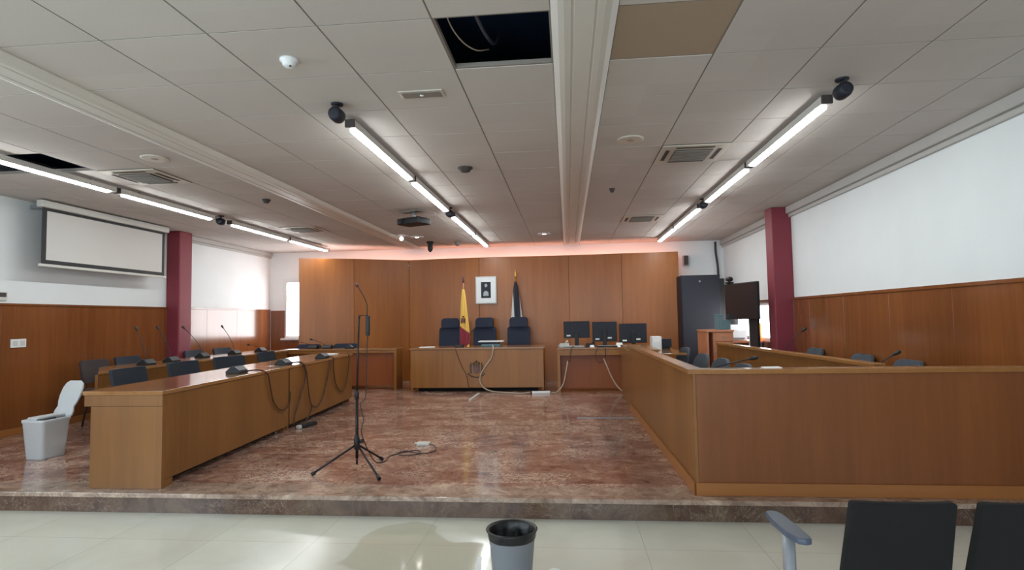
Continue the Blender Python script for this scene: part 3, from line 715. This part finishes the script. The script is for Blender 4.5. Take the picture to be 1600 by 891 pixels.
# ------------------------------------------------------------------ on the judges bench
t = thing('laptop', 'slim white laptop on dark dock on judges bench', 'laptop', (-1.36, 10.22, ZD+.766))
MB().prism(rrect(.34,.24,.015,3), 0, .05, smooth=True).build('dock', M['teal'], t, .004)
MB().prism(rrect(.44,.28,.015,3), .085, .105, smooth=True).build('closed_lid', M['white'], t, .003)
for s in (-1,1): MB().cyl((s*.14,0,.05),(s*.14,0,.085),.015).build('riser', M['black'], t)
o = MB().box(-.13,.13,-.10,.10,0,.012).build('document', M['paper']); o.location = (-2.52,10.2,ZD+.766); o.rotation_euler=(0,0,.1); tag(o, 'white papers lying at left end of judges bench', 'paper')
t = thing('bench_microphone', 'small gooseneck microphone with brass base on judges bench', 'microphone', (-1.76, 10.15, ZD+.766))
MB().lathe([(.035,0),(.035,.012),(.02,.03),(.012,.05),(.012,.06)], n=18).build('base', M['gold'], t)
gp = spline([(0,0,.055),(0,0,.14),(.02,0,.2),(.06,0,.27)],5); MB().tube(gp, .004, 6).build('gooseneck', M['dark_metal'], t)
MB().tube([gp[-1], gp[-1]+Vector((.015,0,.022)), gp[-1]+Vector((.024,0,.036))],[.007,.011,.006],8).build('capsule', M['black'], t)
t = thing('name_block', 'flat black control unit on judges bench beside the brass microphone', 'control unit', (-1.93, 10.15, ZD+.766))
MB().extr([(-.05,0),(.05,0),(.05,.03),(-.05,.05)], lambda a,b_,tt:(tt,a,b_), -.08,.08).build('case', M['black'], t, .004)
MB().box(-.05,.05,-.052,-.0505,.008,.03).build('display', M['slot'], t)
o = MB().tube(spline([(-1.32,10.06,.95),(-1.30,9.99,.925),(-1.30,9.965,.86),(-1.33,9.965,.74),(-1.43,9.97,.6),(-1.52,9.965,.45),(-1.53,9.965,.32),(-1.46,9.95,.22),(-1.32,9.9,.168),(-1.1,9.78,.163),(-.85,9.66,.163),(-.75,9.66,.165),(-.65,9.69,.17)],7), .011, 8).build('white_hose', M['cable_white'])
tag(o, 'thick white cable snaking from the laptop down the judges bench', 'cable')
o = MB().tube(spline([(-2.04,10.1,.93),(-1.97,9.99,.925),(-1.95,9.975,.85),(-1.86,9.985,.6),(-1.78,9.982,.45),(-1.75,9.985,.3),(-1.73,9.98,.2)],6), .005, 6).build('thin_cable', M['cable_brown'])
tag(o, 'thin brown cable hanging left of the carved coat of arms', 'cable')
t = thing('power_strip', 'white power strip on the marble between judges bench and clerk desk', 'power strip', (-.47, 9.72, ZD), .1)
MB().prism(rrect(.3,.06,.015,3), 0, .04, smooth=True).build('case', M['white'], t, .005)
for k in (-.09,0,.09): MB().cyl((k,0,.039),(k,0,.042),.02).build('socket', M['offwhite'], t)
o = MB().tube(spline([(-.02,9.9,.68),(-.02,9.79,.66),(-.05,9.77,.5),(-.1,9.75,.3),(-.2,9.7,.18),(-.29,9.7,.168)],6), .010, 7).build('white_hose', M['cable_white']); tag(o, 'white cable curving down left leg of the clerk desk to the floor', 'cable')
o = MB().tube(spline([(.58,9.78,.72),(.62,9.77,.62),(.70,9.76,.42),(.8,9.74,.25),(.9,9.7,.17)],6), .011, 7).build('white_hose', M['cable_white']); tag(o, 'white cable curving down across the clerk desk kneehole panel', 'cable')
o = MB().box(-.02,.02,-.40,.40,0,.016).build('floor_strip', M['offwhite'], bevel=.004); o.location=(-1.53,9.33,ZD); o.rotation_euler=(0,0,-.03); tag(o, 'loose pale strip of trunking on marble before judges bench', 'cable cover')
o = MB().box(-.35,.35,-.02,.02,0,.008).build('floor_strip', M['steel'], bevel=.003); o.location=(.44,7.36,ZD); tag(o, 'thin strip imitating a floor reflection beside the right bench side panel', 'cable cover')  # steel strip stands in for a streak of reflected light on the marble

# ------------------------------------------------------------------ monitors and clutter on the clerk desk
def monitor(label, loc, rz, w, h, z0, back):
    t = thing('monitor', label, 'monitor', loc, rz, 'monitors on the clerk desk')
    MB().box(-w/2, w/2, -.02, .02, z0, z0+h).build('screen_housing', M['navyblack'], t, .006)
    MB().box(-w/2+.012, w/2-.012, .0205, .022, z0+.012, z0+h-.012).build('screen', M['glassy'], t)
    MB().box(-.035, .035, -.045, -.0205, .02, z0+h*.6 if back else z0+.08).build('stand_neck', M['black'], t, .005)
    MB().prism(rrect(.22,.16,.03,4), 0, .018, smooth=True).build('stand_foot', M['black'], t, .003)
    MB().box(-w/2+.05, -w/2+.12, -.0215, -.0205, z0+.03, z0+.055).build('sticker', M['paper'], t)
    if back: MB().box(.05, .12, -.0215, -.0205, z0+.05, z0+.075).build('sticker', M['paper'], t)
    return t
ZT2 = ZD+.751
monitor('black monitor at left end of clerk desk, on a thin neck', (.15, 10.15, ZT2), 0, .45, .29, .15, False)
monitor('black monitor in the middle of clerk desk with square back column', (.63, 10.12, ZT2), -.06, .42, .34, .085, True)
monitor('black monitor at right end of clerk desk with white label', (1.10, 10.0, ZT2), .04, .46, .33, .06, True)
t = thing('keyboard', 'pale keyboard and papers heap below the left monitor', 'keyboard', (.10, 9.95, ZT2), .03)
MB().box(-.17,.17,-.06,.06,0,.02).build('case', M['steel'], t, .004)
for k in range(4): MB().box(-.155,.155,-.05+.025*k,-.032+.025*k,.0205,.026).build('key_row', M['offwhite'], t)
t = thing('keyboard', 'pale keyboard below the middle monitor', 'keyboard', (.65, 9.93, ZT2), -.03)
MB().box(-.17,.17,-.06,.06,0,.02).build('case', M['black'], t, .004)
for k in range(4): MB().box(-.155,.155,-.05+.025*k,-.032+.025*k,.0205,.026).build('key_row', M['steel'], t)
def phone(label, loc, rz, mat):
    t = thing('desk_phone', label, 'phone', loc, rz, 'phones on the clerk desk')
    MB().extr([(-.09,0),(.09,0),(.09,.07),(-.09,.025)], lambda a,b_,tt:(tt,a,b_), -.08,.08).build('body', mat, t, .006)
    MB().tube(spline([(-.05,-.06,.05),(-.055,-.05,.075),(-.055,.05,.1),(-.05,.06,.085)],4), .018, 8).build('handset', mat, t)
    return t
phone('black desk phone between left and middle monitors', (.375, 9.98, ZT2), PI, M['black'])
phone('white desk phone behind papers at left corner of clerk desk', (-.08, 10.1, ZT2), PI+.2, M['offwhite'])
for lab, x, y, sx, sy, sz, rz in (('folded white sheet standing between middle and right monitors', .86, 9.93, .10, .12, .07, .3), ('crumpled white sheet below the middle monitor', .40, 9.87, .07, .06, .04, .5)):
    o = MB().extr([(-sy/2,0),(sy/2,0),(0,sz)], lambda a,b_,tt:(tt,a,b_), -sx/2, sx/2).build('folded_paper', M['paper']); o.location=(x,y,ZT2); o.rotation_euler=(0,0,rz); tag(o, lab, 'paper', 'white papers on the clerk desk')
o = MB().tube(spline([(.52,9.88,.92),(.5,9.785,.91),(.45,9.775,.78),(.5,9.775,.66),(.6,9.775,.7),(.62,9.775,.85),(.6,9.8,.915)],6), .006, 6).build('thin_cable', M['cable_black']); tag(o, 'black cables drooping over front edge of clerk desk', 'cable')
o = MB().tube(spline([(.1,9.88,.915),(.06,9.785,.91),(.03,9.775,.78),(.02,9.775,.66)],6), .006, 6).build('thin_cable', M['cable_brown']); tag(o, 'brown cable dropping from left keyboard over clerk desk edge', 'cable')
t = thing('paper_tray', 'upright white box file behind the end counter', 'box file', (1.335, 9.05, ZD+.749))
MB().box(-.07,.07,-.12,.12,0,.2).build('body', M['white'], t, .004); MB().box(-.05,.05,-.1215,-.1205,.12,.17).build('spine_label', M['paper'], t)
t = thing('small_screen', 'small black screen beside white box file on right counter', 'monitor', (1.50, 9.15, ZD+.749))
MB().box(-.09,.09,-.015,.015,.03,.16).build('housing', M['navyblack'], t, .005); MB().prism(rrect(.12,.08,.02,3),0,.029).build('foot', M['black'], t)
o = MB().box(-.06,.06,-.04,.04,0,.006).build('document', M['paper']); o.location=(1.44,4.3,ZD+.8825); tag(o, 'small white slip lying on the right front rail', 'paper')
o = MB().box(-.11,.11,-.08,.08,0,.01).build('document', M['paper']); o.location=(-3.72,8.75,ZD+.751); tag(o, 'white sheet at far end of the left desks', 'paper')

# ------------------------------------------------------------------ flags
def flag(label, loc, zlow, ztop, rlow, mat, fin, crest, h):
    t = thing('flag', label, 'flag', loc, 0)
    MB().lathe([(.10,0),(.10,.02),(.05,.05),(.025,.1)], n=24).build('stand', M['gold'], t)
    MB().cyl((0,0,.08),(0,0,h),.011).build('pole', M['pedestal'] if fin=='red' else M['gold'], t)
    MB().lathe([(.012,h),(.022,h+.02),(.026,h+.05),(.012,h+.11),(.002,h+.16)], n=12).build('finial', M['emblem_red'] if fin=='red' else M['gold'], t)
    rings = []
    n = 40
    for i in range(15):
        f = i/14; z = ztop+(zlow-ztop)*f; r = .018+(rlow-.018)*f**.75
        ring = []
        for k in range(n):
            a = 2*PI*k/n; q = r*(1+.28*math.sin(6*a+2*f)+.12*math.sin(11*a+f*3))
            ring.append((q*math.cos(a)+.02*f, .75*q*math.sin(a)-.02, z-.04*math.sin(3*a)*f))
        rings.append(ring)
    cl = MB().rings(rings).build('cloth', mat, t)
    if crest:
        k = MB(); 
        for cx, cz, w_, h_ in ((.005,1.24,.045,.08),(-.03,1.23,.013,.1),(.04,1.23,.013,.1),(.005,1.31,.04,.025)):
            k.box(cx-w_/2, cx+w_/2, -.095, -.06, cz-h_/2, cz+h_/2)
        k.build('crest', M['emblem_red'], cl, .006)
    return t
def flag_mat(name, stops, ax, kx, kz):
    m, nt, b = newmat(name); t = nt.nodes.new('ShaderNodeTexCoord'); s = nt.nodes.new('ShaderNodeSeparateXYZ'); nt.links.new(t.outputs['Object'], s.inputs[0])
    a = N(nt,'ShaderNodeMath', operation='MULTIPLY'); a.inputs[1].default_value=kx; nt.links.new(s.outputs['X'], a.inputs[0])
    c = N(nt,'ShaderNodeMath', operation='MULTIPLY_ADD'); c.inputs[1].default_value=kz; nt.links.new(s.outputs['Z'], c.inputs[0]); nt.links.new(a.outputs[0], c.inputs[2])
    r = ramp(nt, c.outputs[0], stops); r.color_ramp.interpolation='LINEAR'; nt.links.new(r.outputs['Color'], b.inputs['Base Color']); b.inputs['Roughness'].default_value=.7
    b.inputs['Sheen Weight'].default_value=.2
    return m
RED, YEL = rgb(132,24,44), rgb(228,184,84)
fm = flag_mat('red and yellow flag cloth', [(.0,RED),(.495,RED),(.502,YEL),(1.0,YEL)], 0, .35, .46)
flag('furled red and yellow flag between two high backed chairs', (-1.965, 10.84, ZD), .72, 1.83, .085, fm, 'red', True, 1.95)
NV, GW = rgb(24,28,44), rgb(206,204,200)
fm2 = flag_mat('dark and white flag cloth', [(.0,GW),(.17,GW),(.2,NV),(.78,NV),(.81,GW),(1,GW)], 0, 5.0, 0)
# shift the bands so that zero of x sits in the navy
for nd in fm2.node_tree.nodes:
    if nd.type=='MATH' and nd.operation=='MULTIPLY_ADD': nd.inputs[1].default_value=.25
flag('furled dark navy flag with pale edges behind the right high backed chair', (-1.035, 11.63, ZD), 0.7, 2.0, .125, fm2, 'gold', False, 2.08)

# portrait
t = thing('framed_portrait', 'white mounted dark portrait hung on oak panelling above bench', 'picture', (-1.655, 11.735, 2.0))
MB().box(-.215,.215,-.02,.014,-.28,.28).build('frame', M['offwhite'], t, .004)
MB().box(-.195,.195,-.024,-.0205,-.26,.26).build('mount', M['white'], t)
ph = MB().box(-.10,.10,-.027,-.0245,-.165,.165).build('photograph', M['navyblack'], t)
k = MB(); k.lathe([(.002,.055),(.022,.06),(.03,.085),(.026,.115),(.002,.13)], (0,-.027,-.0), 14, sy=.05); 
k.extr([(-.055,-.12),(.055,-.12),(.05,-.05),(.02,-.02),(-.02,-.02),(-.05,-.05)], fr, -.0272, -.0285); k.build('pale_figure', M['steel'], ph)

# ------------------------------------------------------------------ far right corner
t = thing('rack_cabinet', 'tall black equipment cabinet in far right corner', 'cabinet', (2.52, 11.5, ZD))
MB().box(-.36,.36,-.3,.3,.03,2.02).build('body', M['navyblack'], t, .006)
MB().box(-.35,.35,-.318,-.302,.06,2.0).build('door', M['navyblack'], t, .004)
MB().cyl((-.02,-.32,1.9),(-.02,-.328,1.9),.018).build('lock', M['steel'], t)
MB().box(.362,.45,-.26,.28,.03,1.95).build('cable_channel', M['black'], t, .004)
MB().box(-.34,.34,-.28,.28,0,.029).build('plinth', M['black'], t)
t = thing('display_screen', 'large dark flat screen turned sideways on a stand by right column', 'screen', (2.62, 9.0, ZD), math.atan2(-.8,.23)+PI)
# local +x runs along the screen, front faces the judges
MB().box(-.42,.42,-.025,.025,1.19,1.74).build('housing', M['black'], t, .006)
MB().box(-.405,.405,.0255,.028,1.205,1.725).build('screen_glass', M['glassy'], t)
MB().box(-.405,.405,-.028,-.0255,1.205,1.725).build('rear_cover', M['glassy'], t, .004)
MB().box(-.32,-.12,-.075,-.03,.05,1.35).build('stand_column', M['black'], t, .006)
MB().box(-.118,-.09,-.072,-.04,.05,1.25).build('cable_duct', M['white'], t, .003)
MB().box(-.42,.0,-.2,.16,0,.05).build('stand_base', M['black'], t, .01)
t = thing('conference_camera', 'small black camera perched on top of the dark flat screen', 'camera', (2.53, 9.3, ZD+1.741), .3)
MB().box(-.05,.05,-.04,.04,0,.03).build('base', M['black'], t, .004); MB().tube([(0,-.06,.07),(0,-.03,.075),(0,.05,.08)],[.03,.04,.035],12).build('head', M['black'], t)
MB().tube([(0,-.061,.07),(0,-.07,.07)],.018,10).build('lens', M['glassy'], t); MB().cyl((0,0,.03),(0,0,.05),.015).build('neck', M['black'], t)
t = thing('drawer_cabinet', 'orange beech cabinet with drawer beside black equipment cabinet', 'cabinet', (2.30, 9.37, ZD))
MB().box(-.2,-.165,-.3,.3,0,.998).build('side', M['pedestal'], t, .003); MB().box(-.10,.2,-.28,.3,0,.998).build('body', M['pedestal'], t, .003)
MB().box(-.21,.21,-.31,.31,1.0,1.03).build('top', M['pedestal'], t, .004)
dr = MB().box(-.098,.198,-.302,-.282,.86,.985).build('drawer', M['pedestal'], t, .003); MB().cyl((.05,-.303,.92),(.05,-.32,.92),.012).build('knob', M['steel'], dr)
do = MB().box(-.098,.198,-.302,-.282,.1,.845).build('door', M['pedestal'], t, .003); MB().cyl((-.07,-.303,.7),(-.07,-.32,.7),.012).build('knob', M['steel'], do)
t = thing('desk_organizer', 'teal grey stepped plastic holder on top of the beech cabinet', 'organizer', (2.43, 9.45, ZD+1.031))
MB().box(-.09,.0,-.1,.1,0,.24).build('tall_bin', M['teal'], t, .006); MB().box(.001,.11,-.1,.1,0,.15).build('short_bin', M['teal'], t, .006)
t = thing('side_table', 'low beech table behind the dark flat screen stand', 'table', (2.83, 10.1, ZD))
MB().box(-.36,.34,-.3,.3,.80,.83).build('tabletop', M['pedestal'], t, .003)
for sx in (-.32,.3):
    for sy in (-.26,.26): MB().box(sx-.02,sx+.02,sy-.02,sy+.02,0,.799).build('leg', M['steel'], t)
t = thing('printer', 'white office machine on table behind the beech cabinet', 'printer', (2.78, 10.05, ZD+.831))
MB().extr([(-.15,0),(.15,0),(.15,.1),(.05,.17),(-.15,.17)], lambda a,b_,tt:(tt,a,b_), -.17,.17).build('body', M['white'], t, .01)
MB().box(-.08,.08,-.02,.12,.171,.26).build('feeder', M['white'], t, .006); MB().box(-.12,.12,-.2,-.151,.03,.05).build('output_tray', M['steel'], t)
t = thing('file_box', 'orange file box on table in front of bright side window', 'box file', (3.11, 9.95, ZD+.831))
MB().box(-.05,.05,-.12,.12,0,.28).build('body', M['orange'], t, .004); MB().box(-.051,-.0502,-.06,.06,.15,.22).build('spine_label', M['paper'], t)
o = MB().tube(spline([(3.03,12.04,2.9),(3.03,12.04,2.7),(3.06,12.04,2.4),(3.06,12.02,2.15)],6), .022, 8).build('cable_bundle', M['cable_black']); tag(o, 'dark cable bundle running down far right wall to the cabinet', 'cable')
t = thing('wall_speaker', 'narrow grey speaker high on wall right of panelling', 'speaker', (2.42, 12.02, 2.53))
MB().box(-.05,.05,-.06,.07,-.1,.1).build('cabinet', M['steel'], t, .006); MB().box(-.04,.04,-.064,-.0605,-.09,.09).build('grille', M['slot'], t)

# ------------------------------------------------------------------ left wall fittings
t = thing('projection_screen', 'pull down white projection screen with black border on left wall', 'projection screen', (-6.2, 7.3, 2.1))
MB().prism(rrect(.09,2.2,.02,3), .735, .815, smooth=True).build('case', M['offwhite'], t, .006)
MB().box(-.004,.0,-1.05,1.05,.06,.735).build('black_border', M['black'], t)
MB().box(.0005,.002,-.99,.99,.11,.70).build('screen_fabric', M['screen_white'], t)
MB().box(-.015,.015,-1.08,1.08,.025,.06).build('bottom_bar', M['offwhite'], t, .006)
for y in (-.9,.9): MB().box(-.298,-.045,y-.02,y+.02,.75,.79).build('bracket', M['steel'], t)
t = thing('wall_socket', 'white double socket plate on left wood wainscot', 'socket', (-6.47, 6.25, 1.22))
MB().box(.001,.014,-.095,.095,-.05,.05).build('plate', M['white'], t, .004)
for y in (-.045,.045): MB().box(.0142,.016,y-.03,y+.03,-.03,.03).build('switch', M['offwhite'], t)
t = thing('thermostat', 'small dark thermostat on white wall at left edge of view', 'thermostat', (-6.5, 6.02, 1.77))
MB().box(.001,.025,-.05,.09,-.05,.05).build('case', M['offwhite'], t, .004); MB().box(.0255,.027,-.03,.075,-.01,.04).build('display', M['slot'], t)

# ------------------------------------------------------------------ ceiling fittings
def linear_light(x, y0, y1, label, group):
    L = (y1-y0)/2
    t = thing('linear_light', label, 'ceiling light', (x, (y0+y1)/2, ZC), 0, group)
    MB().box(-.036,.036,-L-.08,L+.08,-.085,-.03).build('housing', M['offwhite'], t, .004)
    pf = [(-.033,-.0855),(-.033,-.094),(-.024,-.101),(.024,-.101),(.033,-.094),(.033,-.0855)]
    MB().extr(pf, lambda a,b_,tt:(a,tt,b_), -L, L).build('diffuser', M['tube'], t)
    for y in (-L*.7, L*.7): MB().cyl((0,y,-.03),(0,y,0),.008,n=8).build('hanger', M['steel'], t)
    for s_ in (-1,1): MB().box(-.037,.037,min(s_*(L+.081),s_*(L+.1)),max(s_*(L+.081),s_*(L+.1)),-.088,-.028).build('end_cap', M['slot'], t, .004)
    return t
segs = [(4.15,5.66),(5.88,7.42),(7.98,9.56),(9.78,11.25)]
words = ['nearest the camera','second from the camera','third from the camera','furthest from the camera']
for x, row in ((-4.86,'left'), (-1.57,'middle'), (1.80,'right')):
    for (a, b_), wd in zip(segs, words):
        linear_light(x, a, b_, 'lit white tube light in the %s row, %s' % (row, wd), 'lit tube lights in three rows')
def round_speaker(label, loc):
    t = thing('ceiling_speaker', label, 'speaker', loc, 0, 'black ball speakers hung along the light rows')
    MB().lathe([(.002,-.012),(.04,-.012),(.042,-.004),(.042,0)], n=20).build('ceiling_plate', M['navyblack'], t)
    MB().cyl((0,0,-.03),(0,0,-.01),.012).build('stem', M['black'], t)
    MB().rings([[(.86*r*math.cos(2*PI*k/20), y, -.082+.86*r*math.sin(2*PI*k/20)) for k in range(20)] for r, y in ((.03,-.06),(.05,-.055),(.058,-.03),(.058,.03),(.05,.05),(.03,.06))]).build('body', M['navyblack'], t)
    return t
sp0 = round_speaker('black ball speaker on ceiling at near end of middle light row', (-1.57, 3.82, ZC))
dup(sp0, (1.81, 3.86, ZC), 0, 'black ball speaker on ceiling at near end of right light row')
dup(sp0, (-1.57, 7.68, ZC), 0, 'black ball speaker in the gap midway along middle light row')
dup(sp0, (1.80, 7.68, ZC), 0, 'black ball speaker in the gap midway along right light row')
dup(sp0, (-4.86, 7.68, ZC), 0, 'black ball speaker in the gap midway along left light row')
def cassette(label, cell):
    t = thing('air_cassette', label, 'air conditioner', (cell[0]+.3, cell[1]+.3, ZC), 0, 'square air conditioning cassettes in the ceiling')
    f = MB(); f.box(-.297,.297,-.297,.297,-.012,-.001); f.build('fascia', M['ac'], t, .006)
    MB().box(-.17,.17,-.17,.17,-.02,-.0125).build('grille', M['slot'], t, .003)
    g = MB()
    for k in range(9): g.box(-.165,.165,-.16+.04*k-.006,-.16+.04*k+.006,-.026,-.0205)
    g.build('grille_bars', M['ac'] if False else M['gridbar'], t)
    for a in range(4):
        s = MB().box(-.17,.17,.215,.25,-.0145,-.0122).build('air_slot', M['slot'], t); s.rotation_euler=(0,0,a*PI/2)
    return t
cassette('square air cassette on ceiling left of the right light row, nearer one', ac_cells[0])
cassette('square air cassette on ceiling right of centre beam, further one', ac_cells[1])
cassette('square air cassette beside the open ceiling cell at left', ac_cells[2])
cassette('square air cassette far left of ceiling, close to left light row end', ac_cells[3])
o = MB().box(-.294,.294,-.294,.294,0,.016).build('ceiling_tile', M['brown_tile']); o.location=(.58,3.08,ZC+.002); tag(o, 'brown unpainted ceiling tile right of the centre beam', 'ceiling tile')
def disc(name, label, cat, loc, r, mat, mat2, h=.01, group=None):
    t = thing(name, label, cat, loc, 0, group)
    MB().lathe([(r,0),(r,-h*.6),(r*.92,-h),(r*.8,-h)], n=28).build('ring', mat, t)
    MB().lathe([(r*.79,-.001),(r*.79,-h*.8),(.002,-h*1.1)], n=28).build('face', mat2, t)
    return t
disc('speaker_grille', 'round flush cream speaker in ceiling right of centre beam', 'speaker', (.57,4.95,ZC), .115, M['ac'], M['brown_tile'], .012, 'flush round ceiling speakers')
disc('speaker_grille', 'round flush cream speaker in ceiling left of the left beam', 'speaker', (-3.72,4.86,ZC), .115, M['ac'], M['brown_tile'], .012, 'flush round ceiling speakers')
disc('downlight', 'lit round downlight near left end of oak panelling', 'ceiling light', (-2.72,10.30,ZC), .12, M['white'], M['down'], .012, 'lit round downlights')
disc('downlight', 'lit round downlight left of the centre beam near panelling', 'ceiling light', (-.39,10.38,ZC), .12, M['white'], M['down'], .012, 'lit round downlights')
def detector(label, loc, r=.05, mat='white'):
    t = thing('smoke_detector', label, 'detector', loc, 0, 'small round ceiling detectors')
    MB().lathe([(r,0),(r,-.012),(r*.75,-.02),(r*.7,-.035),(r*.5,-.045),(.002,-.046)], n=22).build('body', M[mat], t)
    MB().cyl((r*.3,-r*.3,-.044),(r*.3,-r*.3,-.05),.006).build('indicator', M['slot'], t)
    return t
detector('white smoke detector on ceiling at upper left', (-1.57,3.12,ZC), .052)
detector('dark round detector on ceiling between middle row and centre beam', (-.99,5.65,ZC), .075, 'slot')
detector('tiny dark detector on ceiling right of centre beam', (.56,6.87,ZC), .035, 'slot')
detector('tiny detector on ceiling between left beam and left row', (-3.68,6.75,ZC), .05, 'slot')
t = thing('emergency_light', 'recessed emergency light plate in ceiling left of the open cell', 'emergency light', (-.94, 3.72, ZC))
MB().box(-.15,.15,-.06,.06,-.008,.0).build('plate', M['ac'], t, .003); MB().box(-.13,.13,-.045,.045,-.014,-.0085).build('lens', M['gridbar'], t, .004); MB().ball((0,0,-.014), .014, 10, 6, sz=.5).build('lamp', M['white'], t)
# projector under the ceiling
t = thing('projector', 'dark grey projector hanging from ceiling left of middle light row', 'projector', (-2.10, 7.8, ZC), -.45)
MB().prism(rrect(.40,.28,.03,4), -.20, -.115, smooth=True).build('body', M['black'], t, .01)
MB().cyl((0,0,-.115),(0,0,-.02),.02).build('mount_pole', M['steel'], t); MB().box(-.2,.12,-.06,.06,-.02,0).build('mount_plate', M['gridbar'], t, .003)
MB().tube([(-.1,-.14,-.155),(-.1,-.16,-.155)],[.035,.03],14).build('lens', M['glassy'], t)
t = thing('bullet_camera', 'black cylinder camera hanging from ceiling before the panelling', 'camera', (-2.64, 11.0, ZC))
MB().lathe([(.07,0),(.07,-.03),(.05,-.05),(.05,-.15),(.035,-.185),(.002,-.19)], n=20).build('body', M['black'], t); MB().ball((0,-.0,-.185),.025,10,6).build('lens', M['glassy'], t)
t = thing('dome_sensor', 'small grey sensor hanging from ceiling before the panelling', 'sensor', (-2.12, 11.1, ZC))
MB().lathe([(.06,0),(.06,-.025),(.045,-.06),(.02,-.09),(.002,-.095)], n=20).build('body', M['gridbar'], t)
t = thing('spot_lamp', 'tiny glowing white lamp below the projector', 'lamp', (-2.95, 10.1, ZC))
MB().cyl((0,0,-.03),(0,0,0),.012).build('stem', M['white'], t); MB().ball((0,0,-.055),.038,14,8).build('bulb', M['led'], t)
# open cells: loose wires and void sides
o = MB().tube(spline([(-.60,2.74,ZC+.2),(-.595,2.9,ZC+.07),(-.56,3.08,ZC+.035),(-.50,3.25,ZC+.05),(-.44,3.40,ZC+.12)],7), .004, 6).build('ceiling_wire', M['cable_white']); tag(o, 'pale wire sagging inside the large open ceiling cell', 'wire')
o = MB().tube(spline([(-.5,2.7,ZC+.3),(-.46,3.0,ZC+.13),(-.42,3.4,ZC+.16),(-.4,3.6,ZC+.3)],7), .012, 6).build('ceiling_duct', M['armgrey']); tag(o, 'dim conduit crossing inside the large open ceiling cell', 'conduit')

# ------------------------------------------------------------------ small litter on the hall floor
t = thing('paper_cup', 'white paper cup on cream floor right of the waste bin', 'cup', (-.10, 3.17, 0))
MB().lathe([(.022,0),(.03,.06),(.032,.062),(.029,.062),(.02,.006),(.001,.006)], n=20).build('body', M['white'], t)
MB().lathe([(.033,.058),(.034,.066),(.026,.07),(.001,.07)], n=20).build('lid', M['paper'], t)
o = MB().box(-.014,.014,-.1,.1,0,.004).build('paper_strip', M['paper']); o.location=(-.54,3.38,0); o.rotation_euler=(0,0,.12); tag(o, 'narrow white paper strip on wet floor left of the bin', 'paper')

# ------------------------------------------------------------------ light, sky, camera
def area(name, loc, rot, sx, sy, power, col):
    l = bpy.data.lights.new(name, 'AREA'); l.shape='RECTANGLE'; l.size=sx; l.size_y=sy; l.energy=power; l.color=col
    o = bpy.data.objects.new(name, l); C.objects.link(o); o.location=loc; o.rotation_euler=rot; return o
area('hall_window_light', (-1.6, -3.85, 1.75), (PI/2,0,0), 8.0, 1.7, 290, (.74,.89,1.0))
area('left_hall_window_light', (-6.35, .2, 1.9), (0,-PI/2,0), 1.6, 4.5, 160, (.74,.89,1.0))
wld = bpy.data.worlds.new('sky'); scene.world = wld; wld.use_nodes = True
bg = wld.node_tree.nodes['Background']; bg.inputs['Color'].default_value = (.75,.85,1,1); bg.inputs['Strength'].default_value = .6

yaw, pitch, roll, F = .09503, .05695, -.01711, 901.4
cy, sy, cp, sp_ = math.cos(yaw), math.sin(yaw), math.cos(pitch), math.sin(pitch)
fwd = Vector((-sy*cp, cy*cp, sp_)); right = Vector((cy, sy, 0)); up = right.cross(fwd)
r2 = math.cos(roll)*right + math.sin(roll)*up; u2 = -math.sin(roll)*right + math.cos(roll)*up
cam = bpy.data.cameras.new('camera'); cam.sensor_width = 36; cam.lens = F/1600*36; cam.clip_start=.05
co = bpy.data.objects.new('camera', cam); C.objects.link(co)
m = Matrix((r2, u2, -fwd)).transposed().to_4x4(); m.translation = (0,0,1.42); co.matrix_world = m
scene.camera = co
scene.view_settings.view_transform = 'Standard'
scene.view_settings.look = 'None'
scene.view_settings.exposure = 0.0
scene.cycles.max_bounces = 8
scene.cycles.diffuse_bounces = 5
scene.cycles.sample_clamp_indirect = 6
